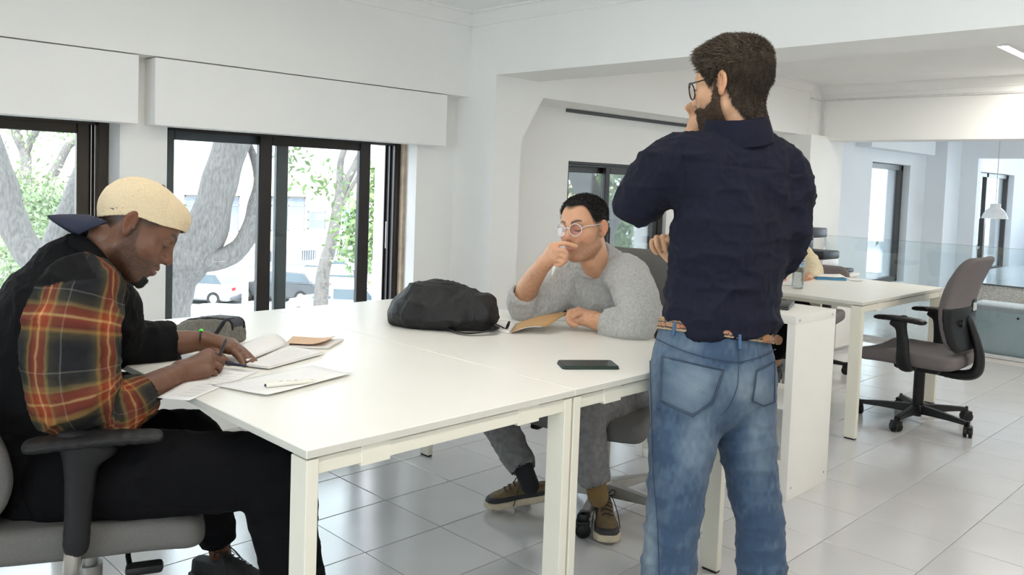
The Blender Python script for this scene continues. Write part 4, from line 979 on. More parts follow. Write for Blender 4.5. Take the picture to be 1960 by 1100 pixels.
# ------------------------------------------------------------------ seated man in a grey sweater
def build_grey():
    root = empty('person', (1.85, .6, 0)); tag(root, 'seated man in grey sweater and clear glasses with a hand to his mouth', 'person')
    o = dict(skin=(.58, .31, .185), lip=(.47, .20, .15), hair=(.016, .013, .012), jaw=1.04, nose=1.0, lips=1.0, beard=.42, lash=1, brow=1, flush=(1.08, .80, .72), beard_low=.112)
    def hl(x, y):
        ax = np.abs(x); return np.interp(y, [-.11, -.07, -.035, -.012, .0, .022, .04, .055, .075, .1], [-.022, -.018, -.004, .026, .024, .014, .034, .074, .098, .101])+np.where(y > .045, -.012*np.exp(-(ax/.026)**2)+.016*np.exp(-((ax-.045)/.018)**2), 0)
    o['hairline'] = hl; o['fade'] = .9
    th = math.radians(41); pt = math.radians(4); f = (-R_*math.sin(th)-W_*math.cos(th))*math.cos(pt)-U_*math.sin(pt); A = frame(f, U_-R_*.05); HS = .97; O = P(1154, 437, 3.13)-HS*np.array((-.079, -.010, 0)) @ A; A = A*HS
    bd = Body(); bd.head(o, O, A, .0026); sk = o['skin']
    Y = np.array((0., 1., 0.))
    core = S(); core.add(chain([O+np.array((0, -.03, -.05)) @ A, P(1138, 497, 3.21), P(1150, 520, 3.30)], [.055, .056, .065], 3), .02)
    core.add(echain([P(1155, 530, 3.33), P(1160, 590, 3.37), P(1190, 700, 3.43), P(1205, 745, 3.45)], Y, [.13, .14, .13, .14], [.06, .085, .08, .09], 3), .03)
    core.add(chain([P(1208, 535, 3.16), P(1226, 590, 3.05), P(1222, 620, 3.0)], [.045, .042, .038], 3), .03)
    core.add(chain([P(1090, 535, 3.38), P(1045, 570, 3.34), P(1006, 592, 3.29)], [.045, .042, .036], 3), .03)
    core.add(chain([P(1225, 752, 3.38), P(1170, 775, 3.2), P(1118, 790, 3.04), P(1128, 860, 3.0), P(1141, 945, 3.0)], [.065, .06, .048, .038, .025], 3), .03)
    core.add(chain([P(1185, 735, 3.53), P(1060, 740, 3.45), P(935, 755, 3.36), P(968, 820, 3.28), P(1013, 922, 3.17)], [.065, .06, .048, .038, .024], 3), .03)
    bd.part(core, .009, sk)
    arm_c = lambda V: mixc(np.broadcast_to(np.array(sk), V.shape)*(1+.08*vnoise(V, 50, 2)[:, None]), np.array((.20, .11, .07)), .0+.35*sstep(vnoise(V*np.array((1, 1, .5)), 240, 6), .15, .8)*(V[:, 2] < .99))
    # right forearm upright on its elbow, hand before the mouth
    s = S(); s.add(chain([P(1003, 590, 3.295), P(1008, 556, 3.255), P(1024, 528, 3.18), P(1040, 507, 3.105)], [.040, .043, .037, .0285], 4), .01)
    wr = P(1041, 505, 3.10)
    m = [P(1058, 472, 3.035), P(1064, 479, 3.02), P(1066, 487, 3.02), P(1064, 495, 3.025)]
    for a_, r_ in zip(m, (.0165, .0165, .0155, .0145)): s.add(rc(wr, a_, .0245, r_), .012)
    finger(s, [m[0], P(1072, 466, 3.02), P(1088, 467, 3.005), P(1104, 471, 2.998)], .0110, .0078)
    finger(s, [m[1], P(1080, 480, 2.995), P(1083, 490, 3.00), P(1072, 493, 3.02)], .0110, .0085)
    finger(s, [m[2], P(1080, 490, 2.998), P(1081, 500, 3.005), P(1070, 501, 3.025)], .0105, .008)
    finger(s, [m[3], P(1075, 500, 3.008), P(1074, 507, 3.015), P(1063, 506, 3.03)], .0092, .0072)
    finger(s, [P(1048, 492, 3.075), P(1062, 482, 3.075), P(1076, 480, 3.06)], .0125, .0088)
    bd.part(s, .0028, arm_c)
    # left forearm along the table, loose fist
    s = S(); s.add(chain([P(1215, 625, 3.0), P(1180, 622, 3.02), P(1152, 617, 3.05), P(1136, 612, 3.065)], [.040, .042, .035, .029], 4), .01)
    wr = P(1134, 611, 3.07); m = [P(1108, 596, 3.11), P(1102, 601, 3.10), P(1099, 607, 3.09), P(1099, 613, 3.085)]
    for a_, r_ in zip(m, (.0175, .017, .016, .015)): s.add(rc(wr, a_, .026, r_), .012)
    finger(s, [m[0], P(1092, 596, 3.105), P(1090, 607, 3.09), P(1100, 612, 3.075)], .0115, .009)
    finger(s, [m[1], P(1089, 602, 3.09), P(1088, 612, 3.08), P(1098, 617, 3.07)], .0115, .009)
    finger(s, [m[2], P(1089, 608, 3.085), P(1090, 617, 3.075), P(1100, 620, 3.065)], .0108, .0085)
    finger(s, [m[3], P(1092, 615, 3.075), P(1095, 622, 3.07), P(1104, 622, 3.06)], .0095, .0078)
    finger(s, [P(1122, 601, 3.075), P(1107, 600, 3.06), P(1097, 606, 3.055)], .013, .009)
    bd.part(s, .0028, arm_c)
    bd.obj(root)
    # hair: short crop
    M_HAIR = mat('hair_black', (.014, .012, .011), .62, var=.3, vscale=220, bump=.5, bscale=420, spec=.3)
    hf = hair_fn(o, lambda Q: .004+.008*sstep(Q[:, 2], .03, .09), hl)
    ho, V, N = local_obj('hair', hf, .0026, M_HAIR, root, O, A, (-.1, -.13, -.09), (.1, .12, .15))
    keep = (V[:, 2]-hl(V[:, 0], V[:, 1]) > .012) & (V[:, 2] > .03); strands('hair_tips', V, N, keep, 5000, .009, .00075, lambda b: np.stack([0*b[:, 0], .35+0*b[:, 0], -.1+0*b[:, 0]], 1), M_HAIR, ho, O, A, seed=3)
    # sweater
    sw = S(); tor = echain([P(1143, 498, 3.27), P(1152, 526, 3.33), P(1160, 590, 3.37), P(1180, 670, 3.42), P(1200, 740, 3.45)], Y, [.085, .155, .178, .170, .172], [.075, .095, .118, .115, .115], 4)
    sw.add(tor, .03, .02)
    sw.add(chain([P(1198, 525, 3.17), P(1218, 565, 3.08), P(1226, 605, 3.01), P(1212, 626, 2.99), P(1182, 623, 3.02), P(1164, 620, 3.04)], [.078, .074, .064, .056, .052, .050], 4), .035, .02)
    sw.add(chain([P(1098, 528, 3.36), P(1062, 562, 3.34), P(1022, 588, 3.31), P(1004, 588, 3.295), P(1001, 568, 3.27)], [.074, .064, .056, .053, .051], 4), .035, .02)
    sw.cut([rc(P(1140, 500, 3.225), O+np.array((0, -.03, -.03)) @ A, .049, .060)], .008)
    sw.cut([rc(P(1158, 618, 3.045), P(1135, 612, 3.07), .045, .07)], .006); sw.cut([rc(P(1003, 560, 3.26), P(1020, 532, 3.18), .044, .07)], .006)
    fo = folds(15, .0065, 33, (1, 1, 1)); fo2 = folds(34, .002, 35)
    M_KNIT = mat('grey_knit', (.40, .395, .375), .95, var=.16, vscale=170, bump=.22, bscale=330, sheen=.25, stretch=(1, 1, .45), spec=.15)
    def cuffs(V):   # pushed-up sleeves gather in rings
        d1 = np.linalg.norm(V-P(1170, 621, 3.03), axis=1); d2 = np.linalg.norm(V-P(1002, 575, 3.28), axis=1)
        return .0028*np.sin(d1*210)*np.exp(-(d1/.09)**2)+.0028*np.sin(d2*210)*np.exp(-(d2/.09)**2)
    so = sdf_obj('sweater', sw, .0058, M_KNIT, root, disp=lambda V, N: fo(V)+fo2(V)+cuffs(V))
    # neck rib
    nf = P(1142, 505, 3.262); ax = (O+np.array((0, -.03, -.05)) @ A)-P(1150, 520, 3.30); ax /= np.linalg.norm(ax); e1 = np.cross(ax, Y); e1 /= np.linalg.norm(e1); e2 = np.cross(ax, e1)
    ring = [Vector(nf+.066*(e1*math.cos(t)+e2*math.sin(t))-ax*(.010*math.cos(t)*0+.0)) for t in np.linspace(0, 2*math.pi, 41)]
    B().tube(ring, .0085, 8, cap=False).obj('neckband', M_KNIT, so, smooth=True)
    # jeans
    je = S(); je.add(echain([P(1200, 735, 3.45), P(1210, 760, 3.46)], Y, [.168, .165], [.115, .11], 3), .03)
    je.add(chain([P(1222, 752, 3.38), P(1170, 776, 3.2), P(1122, 792, 3.05), P(1118, 820, 3.02), P(1128, 870, 3.0), P(1137, 915, 3.0)], [.092, .082, .070, .066, .058, .053], 4), .035, .02)
    je.add(chain([P(1185, 738, 3.53), P(1060, 742, 3.45), P(945, 757, 3.36), P(945, 785, 3.32), P(972, 840, 3.25), P(1000, 893, 3.185)], [.092, .082, .070, .066, .056, .050], 4), .035, .02)
    je.cut([rc(P(1139, 925, 3.0), P(1145, 960, 3.0), .05, .07)], .004); je.cut([rc(P(1004, 901, 3.175), P(1015, 930, 3.15), .048, .07)], .004)
    fo3 = folds(14, .006, 41); sdf_obj('jeans', je, .006, mat('grey_denim', (.17, .165, .165), .88, var=.25, vscale=45, bump=.2, bscale=420), root, disp=lambda V, N: fo3(V))
    # socks and shoes
    M_SOCK = mat('sock_black', (.01, .01, .012), .9)
    s = S(); s.add(chain([P(1001, 893, 3.185), P(1014, 928, 3.165)], [.036, .036], 3), .01); sdf_obj('sock', s, .005, M_SOCK, root)
    s = S(); s.add(chain([P(1137, 910, 3.0), P(1145, 950, 3.0)], [.038, .038], 3), .01); sdf_obj('sock', s, .005, mat('sock_tan', (.16, .10, .035), .9), root)
    up = (.130, .088, .040)
    shoe(root, (1.595, .720, .050), (1.310, .912, .004), up, (.50, .43, .31), (.02, .02, .022), (.035, .045, .06), name='sneaker', sc=.93)
    shoe(root, (1.665, .575, .006), (1.465, .375, .006), up, (.50, .43, .31), (.02, .02, .022), (.03, .03, .035), name='sneaker', sc=1.02)
    glasses(root, O, A, mat('clear_acetate', (.62, .56, .54), .25, var=.05), glass_mat('violet_lens', (.88, .85, .95), .12), rim=.0020, cz=.004)
    return root
build_grey()
# ------------------------------------------------------------------ standing man, seen from behind
def pix(V):
    d = (V-CAM) @ W_; return 980+F_PX*((V-CAM) @ R_)/d, CY_PX-F_PX*((V-CAM) @ U_)/d, d
def on_surface(fn, uv, d0, d1, out=.0, n=90):
    """points where sight lines meet a garment, lifted off it by `out`"""
    uv = np.asarray(uv, float); ds = np.linspace(d0, d1, n)
    ray = W_[None]+R_[None]*(uv[:, :1]-980.)/F_PX-U_[None]*(uv[:, 1:2]-CY_PX)/F_PX
    q = CAM+ray[:, None, :]*ds[None, :, None]; f = fn(q.reshape(-1, 3)).reshape(len(uv), n); res = []
    for k in range(len(uv)):
        j = np.flatnonzero(f[k] < 0); i = max(int(j[0]) if len(j) else int(np.argmin(f[k])), 1); a, b = f[k, i-1], f[k, i]
        t = a/(a-b) if a > b else 0.; res.append(CAM+ray[k]*(ds[i-1]+(ds[i]-ds[i-1])*min(max(t, 0), 1)-out))
    return np.array(res)
def build_stand():
    root = empty('person', (1.22, -.15, 0)); tag(root, 'standing man in navy shirt and blue jeans seen from behind', 'person')
    o = dict(skin=(.56, .32, .185), lip=(.40, .17, .13), hair=(.022, .015, .010), jaw=1.02, nose=1.05, beard=.85, lash=1, brow=1, beard_low=.125)
    def hl(x, y):
        ax = np.abs(x); return np.interp(y, [-.115, -.09, -.06, -.035, -.012, .004, .026, .04, .06, .08, .1], [-.128, -.126, -.118, -.070, .014, .022, -.012, .018, .05, .078, .082])+np.where(y > .05, .012*np.exp(-((ax-.045)/.015)**2), 0)
    o['hairline'] = hl; o['fade'] = .9
    pt = math.radians(5); f = (-R_*.74+W_*.67); f /= np.linalg.norm(f); f = f*math.cos(pt)-U_*math.sin(pt); A = frame(f, U_+R_*.03); HS = 1.04; O = P(1381, 158, 2.355)-HS*np.array((-.079, -.010, 0)) @ A; A = A*HS
    bd = Body(); bd.head(o, O, A, .0026); sk = o['skin']; sd = .90*R_+.42*W_; sd /= np.linalg.norm(sd); fb = .9*W_-.42*R_
    core = S(); core.add(chain([O+np.array((0, -.012, -.05)) @ A, P(1406, 235, 2.42), P(1411, 275, 2.43)], [.046, .050, .060], 3), .02)
    core.add(echain([P(1412, 300, 2.43), P(1408, 400, 2.43), P(1385, 560, 2.43), P(1365, 690, 2.43)], sd, [.13, .14, .125, .135], [.06, .08, .085, .09], 3), .03)
    core.add(chain([P(1300, 318, 2.40), P(1262, 350, 2.44), P(1222, 393, 2.50)], [.045, .042, .036], 3), .03)
    core.add(chain([P(1498, 330, 2.48), P(1506, 420, 2.47), P(1488, 500, 2.54)], [.045, .042, .036], 3), .03)
    core.add(chain([P(1315, 745, 2.40), P(1303, 850, 2.37), P(1294, 935, 2.35), P(1280, 1100, 2.345), P(1277, 1235, 2.34)], [.075, .065, .052, .042, .034], 3), .03)
    core.add(chain([P(1418, 745, 2.46), P(1430, 850, 2.46), P(1442, 935, 2.46), P(1458, 1100, 2.46), P(1458, 1215, 2.46)], [.075, .062, .050, .042, .034], 3), .03)
    bd.part(core, .009, sk)
    # left forearm rising to the chin, hand under the jaw
    s = S(); s.add(chain([P(1222, 393, 2.51), P(1262, 342, 2.585), P(1300, 296, 2.61), P(1322, 268, 2.60)], [.038, .040, .034, .028], 4), .01)
    wr = P(1325, 264, 2.60); m = [P(1341, 232, 2.56), P(1338, 228, 2.58), P(1334, 226, 2.60), P(1328, 228, 2.62)]
    for a_ in m: s.add(rc(wr, a_, .024, .0155), .012)
    finger(s, [m[0], P(1338, 212, 2.545), P(1330, 202, 2.54)], .0105, .0085); finger(s, [m[1], P(1331, 208, 2.56), P(1322, 200, 2.555)], .0105, .008)
    finger(s, [m[2], P(1326, 208, 2.585), P(1318, 202, 2.58)], .010, .008); finger(s, [m[3], P(1320, 212, 2.605), P(1314, 206, 2.60)], .009, .007)
    finger(s, [P(1338, 252, 2.575), P(1348, 238, 2.555), P(1352, 226, 2.54)], .0125, .009)
    bd.part(s, .0028, sk)
    # right forearm folded across the front, fist at the left side
    s = S(); s.add(chain([P(1480, 508, 2.56), P(1410, 505, 2.67), P(1330, 498, 2.70), P(1290, 488, 2.665)], [.038, .040, .034, .0275], 4), .01)
    wr = P(1287, 487, 2.66); m = [P(1277, 458, 2.645), P(1269, 462, 2.65), P(1262, 466, 2.655), P(1258, 472, 2.66)]
    for a_ in m: s.add(rc(wr, a_, .0245, .016), .012)
    finger(s, [m[0], P(1282, 453, 2.615), P(1286, 466, 2.60), P(1284, 476, 2.615)], .0112, .009)
    finger(s, [m[1], P(1269, 453, 2.615), P(1272, 468, 2.60), P(1275, 479, 2.615)], .0115, .009)
    finger(s, [m[2], P(1257, 455, 2.62), P(1259, 470, 2.602), P(1265, 481, 2.618)], .0110, .0085)
    finger(s, [m[3], P(1249, 461, 2.635), P(1249, 474, 2.62), P(1257, 484, 2.632)], .0098, .008)
    finger(s, [P(1290, 476, 2.64), P(1286, 462, 2.60), P(1279, 457, 2.59)], .0128, .0092)
    bd.part(s, .0028, sk); bd.obj(root)
    # hair and beard
    M_HAIR = mat('hair_brown', (.048, .033, .021), .5, var=.35, vscale=160, bump=.6, bscale=330, spec=.35)
    hf = hair_fn(o, lambda Q: .0095+.008*sstep(Q[:, 2], .02, .09)+.004*sstep(Q[:, 1], .03, .09)+.003*vnoise(Q, 28, 3)+.0022*vnoise(Q*np.array((1, 1, .35)), 150, 4)*sstep(Q[:, 2], -.08, .0), hl)
    ho, V, N = local_obj('hair', hf, .0027, M_HAIR, root, O, A, (-.105, -.14, -.15), (.105, .13, .17))
    keep = (V[:, 2]-hl(V[:, 0], V[:, 1]) > .010)
    def lean(b): return np.stack([.5*b[:, 0]/.08*(b[:, 2] < .06), .55*(b[:, 2] > .05)*(b[:, 1] > -.06)*1.-.15, np.where(b[:, 2] < .07, -1.3, -.15)], 1)
    strands('hair_tips', V, N, keep, 9000, .013, .0009, lean, M_HAIR, ho, O, A, seed=5, wob=.28)
    M_HAIR2 = mat('hair_brown_light', (.105, .070, .042), .45, var=.3, vscale=120)  # paler strands on the crown put the highlights of the locks into colour
    strands('hair_locks', V, N, keep & (V[:, 2] > .045), 2600, .020, .0010, lambda b: np.stack([.25*np.sin(b[:, 1]*60), .75+0*b[:, 0], -.25+.2*np.sin(b[:, 0]*70)], 1), M_HAIR2, ho, O, A, seed=15, wob=.22)
    def bmask(Q):
        x, y, z = Q[:, 0], Q[:, 1], Q[:, 2]; zl = np.interp(y, [-.02, .012, .03, .06, .085, .12], [.03, .02, -.035, -.050, -.040, -.038])
        m_ = sstep(zl-z, -.004, .012)*sstep(y, -.010, .008)*(1-sstep(-z, .118, .126)*(y < .05)); lip = ((x/.026)**2+((z+.0605)/.013)**2 < 1) & (y > .085); return m_*(1-lip)
    bb = headS(o)
    bo, V, N = local_obj('beard', lambda Q: bb(Q)-(-.008+.0115*bmask(Q)), .0027, mat('beard_brown', (.085, .050, .030), .7, var=.4, vscale=240, bump=.6, bscale=380, spec=.25), root, O, A, (-.1, -.03, -.14), (.1, .13, .04))
    strands('beard_tips', V, N, (bmask(V) > .8), 3000, .006, .0006, lambda b: np.stack([0*b[:, 0], .1+0*b[:, 0], -.8+0*b[:, 0]], 1), M_HAIR, bo, O, A, seed=8)
    glasses(root, O, A, mat('tortoise', (.035, .018, .010), .25, var=.8, vscale=160), glass_mat('clear_lens', (.97, .97, .98), 1.2), r=.0250, rim=.0021)
    # shirt
    sh = S(); tor = echain([P(1416, 262, 2.43), P(1413, 290, 2.43), P(1409, 330, 2.43), P(1406, 420, 2.43), P(1393, 510, 2.43), P(1380, 590, 2.43), P(1374, 650, 2.43)], sd, [.072, .125, .172, .183, .174, .166, .166], [.062, .080, .098, .116, .118, .122, .126], 4)
    sh.add(tor, .03, .02)
    sh.add([el(P(1340, 335, 2.36), (.07, .06, .09)), el(P(1470, 345, 2.43), (.07, .06, .09))], .05)
    sh.add(chain([P(1318, 305, 2.39), P(1285, 322, 2.405), P(1250, 356, 2.45), P(1214, 398, 2.505)], [.078, .080, .072, .060], 4), .03, .02)
    sh.add(chain([P(1224, 388, 2.492), P(1212, 401, 2.508)], [.0625, .061], 2), .006)
    sh.add(chain([P(1490, 325, 2.475), P(1504, 370, 2.475), P(1506, 430, 2.475), P(1490, 492, 2.53), P(1440, 508, 2.63), P(1400, 506, 2.67)], [.075, .070, .064, .058, .052, .050], 4), .03, .02)
    sh.cut([rc(P(1408, 232, 2.42), O+np.array((0, -.03, -.03)) @ A, .060, .066)], .008)
    elb = P(1209, 405, 2.512); ax = P(1209, 405, 2.512)-P(1250, 356, 2.45); ax /= np.linalg.norm(ax); wax = P(1395, 506, 2.672)-P(1440, 508, 2.63); wax /= np.linalg.norm(wax); wp = P(1396, 506, 2.672)
    def shirt(Q):
        d = sh(Q); u, v, dd = pix(Q); hem = 597+50*sstep(u, 1262, 1335)-8*sstep(u, 1420, 1485); d = smax(d, (v-hem)*dd/F_PX, .006)
        near = np.linalg.norm(Q-elb, axis=1) < .14; d = np.where(near, smax(d, (Q-elb) @ ax-.006, .003), d)
        near = np.linalg.norm(Q-wp, axis=1) < .12; return np.where(near, smax(d, (Q-wp) @ wax-.02, .004), d)
    fo = folds(8.5, .0130, 51, (1, 1, 1.25)); fo2 = folds(24, .0036, 53)
    def seams(V, N):
        u, v, d = pix(V); k = (d < 2.5)
        yk = 306+.105*(u-1290); g = .0042*np.exp(-((v-yk)/2.2)**2)*(u > 1300)*(u < 1535)*k
        ar = 1302+8*np.sin((v-270)/60); g = g+.0042*np.exp(-((u-ar)/2.2)**2)*(v > 268)*(v < 400)*k
        blouse = .010*np.exp(-((v-612)/26)**2)*(d < 2.7)
        dia = .0045*np.sin((u*.5+v)/17.)*np.exp(-((u-1300)/60)**2-((v-420)/45)**2)*k
        return -g+blouse+dia
    M_NAVY = mat('navy_cotton', (.0070, .0080, .0190), .85, var=.18, vscale=110, bump=.16, bscale=420, spec=.22)
    sdf_obj('shirt', shirt, .0056, M_NAVY, root, lo=sh.lo, hi=sh.hi, disp=lambda V, N: fo(V)+fo2(V)+seams(V, N))
    # shirt collar
    c0 = P(1411, 272, 2.418); c1 = P(1410, 216, 2.398); ax = (c1-c0)/np.linalg.norm(c1-c0); e1 = sd-ax*(sd @ ax); e1 /= np.linalg.norm(e1); e2 = np.cross(ax, e1); H = np.linalg.norm(c1-c0)
    def collar(Q):
        q = Q-c0; h = q @ ax; t = h/H; r = np.hypot(q @ e1/1.06, (q @ e2)/.98); rr = np.interp(t, [-.3, .35, .9, 1.1], [.100, .092, .080, .077]); lean_ = .10*(q @ e2)/.07
        up_ = H*(.95)-.006; return np.maximum(np.maximum(np.abs(r-rr)-.0042, h-up_), -h-.004+.014*np.clip((q @ e2)/-.07, -1, 1)*0)*.85
    sdf_obj('collar', collar, .0036, M_NAVY, root, lo=np.minimum(c0, c1)-.11, hi=np.maximum(c0, c1)+.11)
    # jeans
    je = S(); je.add(echain([P(1371, 618, 2.43), P(1368, 650, 2.43), P(1363, 705, 2.43), P(1362, 745, 2.43)], sd, [.160, .166, .184, .182], [.114, .120, .130, .120], 4), .03, .02)
    je.add([el(P(1322, 735, 2.365), (.085, .075, .09)), el(P(1428, 728, 2.425), (.08, .075, .09))], .05)
    LL = chain([P(1318, 760, 2.40), P(1307, 840, 2.375), P(1297, 920, 2.355), P(1287, 1000, 2.345), P(1279, 1100, 2.34), P(1276, 1225, 2.34)], [.100, .087, .076, .069, .069, .066], 4)
    RL = chain([P(1416, 755, 2.46), P(1428, 840, 2.46), P(1440, 920, 2.46), P(1453, 1000, 2.46), P(1458, 1100, 2.46), P(1458, 1208, 2.46)], [.097, .080, .068, .063, .066, .064], 4)
    je.add(LL, .03, .02); je.add(RL, .018, .02)
    je.cut([rc(P(1276, 1240, 2.34), P(1276, 1290, 2.34), .06, .08)], .004); je.cut([rc(P(1458, 1224, 2.46), P(1458, 1270, 2.46), .06, .08)], .004)
    axt = P(1372, 612, 2.43)
    jeans = S(); 
    def jfn(Q): return smax(je(Q), (Q-axt) @ U_-.0+.18*((Q-axt) @ R_)*0, .004)
    fo3 = folds(9.5, .0055, 61, (1, 1, 1.5)); fo4 = folds(26, .0024, 63)
    def jd(V, N):
        u, v, d = pix(V); k = np.clip((v-700)/150, .25, 1)
        kn = .0018*np.sin((v+.35*(u-1290)+14*vnoise(V, 9, 77))/10.5)*np.exp(-((v-985)/45)**2)*(d < 2.6)
        return fo3(V)*k+fo4(V)+kn
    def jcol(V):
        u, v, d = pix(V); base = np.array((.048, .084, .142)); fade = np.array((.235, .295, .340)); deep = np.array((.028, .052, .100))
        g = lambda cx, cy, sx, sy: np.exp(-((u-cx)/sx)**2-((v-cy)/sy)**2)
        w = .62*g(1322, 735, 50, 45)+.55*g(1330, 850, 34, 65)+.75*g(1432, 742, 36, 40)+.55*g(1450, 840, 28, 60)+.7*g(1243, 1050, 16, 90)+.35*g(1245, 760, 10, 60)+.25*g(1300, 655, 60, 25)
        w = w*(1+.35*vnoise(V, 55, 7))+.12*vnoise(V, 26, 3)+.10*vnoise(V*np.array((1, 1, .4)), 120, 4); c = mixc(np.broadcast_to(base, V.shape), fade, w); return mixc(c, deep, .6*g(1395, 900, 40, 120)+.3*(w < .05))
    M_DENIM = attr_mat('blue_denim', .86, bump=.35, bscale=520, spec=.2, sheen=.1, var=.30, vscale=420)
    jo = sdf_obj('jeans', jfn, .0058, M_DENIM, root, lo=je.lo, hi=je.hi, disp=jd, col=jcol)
    jsurf = lambda Q: jfn(Q)-.004
    M_STITCH = mat('denim_seam', (.028, .050, .090), .85); M_THREAD = mat('thread_tan', (.20, .15, .09), .8); M_PATCH = attr_mat('blue_denim', .86)
    def line(name, uv, r, m, out=.001, sub=5):
        pts = on_surface(jsurf, cat_rom(np.array(uv, float), sub), 2.15, 2.62, out); B().tube([Vector(q) for q in pts], r, 6).obj(name, m, jo, smooth=True)
    def pocket(tl, tr, br, bm_, bl):
        rows = []; n = 9; L_ = np.array([tl, bl, bm_], float); Rr = np.array([tr, br, bm_], float)
        def along(Q, t): return Q[0]+(Q[1]-Q[0])*min(t/.75, 1) if t < .75 else Q[1]+(Q[2]-Q[1])*((t-.75)/.25)*.98
        for t in np.linspace(0, 1, 12):
            a, b = along(L_, t), along(Rr, t); rows.append(on_surface(jsurf, [a+(b-a)*q for q in np.linspace(0, 1, n)], 2.15, 2.62, .0022))
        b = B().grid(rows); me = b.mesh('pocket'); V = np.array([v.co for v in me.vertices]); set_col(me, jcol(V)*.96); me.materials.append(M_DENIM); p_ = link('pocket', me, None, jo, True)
        md = p_.modifiers.new('thickness', 'SOLIDIFY'); md.thickness = .003
        for k, m_ in ((0, M_STITCH), (.055, M_STITCH)):
            c = (np.array(tl)+np.array(br))/2.; q = [np.array(z)+(c-np.array(z))*k for z in (tl, tr, br, bm_, bl, tl)]
            uv = np.concatenate([np.linspace(q[i], q[i+1], 7)[:-1] for i in range(5)]+[q[5][None]]); pts = on_surface(jsurf, uv, 2.15, 2.62, .0062)
            B().tube([Vector(z) for z in pts], .0009, 5).obj('stitching', m_, p_, smooth=True)
    pocket((1266, 681), (1387, 708), (1366, 770), (1326, 797), (1262, 768)); pocket((1449, 708), (1484, 690), (1484, 770), (1462, 778), (1440, 768))
    line('seam', [(1416, 662), (1414, 695), (1411, 740), (1396, 775), (1380, 795)],   .0014, M_STITCH); line('seam', [(1256, 648), (1300, 668), (1350, 683), (1414, 694)],   .0014, M_STITCH)
    line('seam', [(1414, 694), (1450, 684), (1485, 668)],   .0014, M_STITCH); line('seam', [(1244, 690), (1247, 800), (1250, 900), (1258, 1000), (1262, 1110)],   .0014, M_STITCH)
    for u0 in ((1294, 604, 1288, 642), (1416, 640, 1416, 668)): line('belt_loop', [(u0[0], u0[1]), ((u0[0]+u0[2])/2, (u0[1]+u0[3])/2), (u0[2], u0[3])], .0052, M_DENIM.copy() if False else mat('denim_plain', (.055, .11, .20), .85, var=.3, vscale=300), .006)
    # woven belt with stripes and a leather tip
    bn = U_*.985+R_*.13+W_*.10; bn /= np.linalg.norm(bn); bp_ = P(1372, 632, 2.43)
    def belt(Q): return np.maximum(np.abs(je(Q)-.004)-.0035, np.abs((Q-bp_) @ bn)-.0175)
    def bcol(V):
        h = ((V-bp_) @ bn)/.0175; c = np.broadcast_to(np.array((.40, .30, .175)), V.shape).copy()
        for z, w, k in [(-.55, .16, (.07, .04, .03)), (-.12, .13, (.36, .10, .05)), (.25, .13, (.06, .05, .05)), (.62, .15, (.30, .17, .07))]: c = mixc(c, np.array(k), 1.*(np.abs(h-z) < w))
        return c
    be = sdf_obj('belt', belt, .0030, attr_mat('woven_belt', .8, bump=.4, bscale=600, var=.2, vscale=500), root, lo=bp_-np.array((.25, .25, .09)), hi=bp_+np.array((.25, .25, .09)), col=bcol, it=0)
    bs = lambda Q: je(Q)-.0078
    rows = [on_surface(bs, [(u, v) for u in np.linspace(1461, 1478, 5)], 2.15, 2.62, .002) for v in (633, 641, 649, 656)]
    b = B().grid(rows).obj('leather_tip', mat('leather_tan', (.30, .13, .045), .55, var=.2), be, smooth=True); md = b.modifiers.new('thickness', 'SOLIDIFY'); md.thickness = .003
    # watch on the raised wrist
    c0 = P(1303, 293, 2.61); ax = P(1322, 268, 2.60)-P(1300, 296, 2.61); ax /= np.linalg.norm(ax); s1 = np.cross(ax, W_); s1 /= np.linalg.norm(s1); s2 = np.cross(s1, ax); c0 = c0+ax*.012
    for k in range(2): B().tube([Vector(c0+ax*(k*.007)+(s1*math.cos(t)*.0355+s2*math.sin(t)*.0355)) for t in np.linspace(0, 2*math.pi, 25)], .004, 6, cap=False).obj('bracelet', mat('bracelet_white', (.72, .70, .68), .4), root, smooth=True)
    shoe(root, np.array((1.115, -.185, .004)), np.array((1.115, -.185, .004))+np.array((fb[0], fb[1], 0))*.285/np.hypot(fb[0], fb[1]), (.55, .55, .54), (.6, .6, .58), None, (.6, .6, .6), name='trainer')
    shoe(root, np.array((1.345, -.275, .004)), np.array((1.345, -.275, .004))+np.array((fb[0], fb[1], 0))*.285/np.hypot(fb[0], fb[1]), (.55, .55, .54), (.6, .6, .58), None, (.6, .6, .6), name='trainer')
    return root
build_stand()
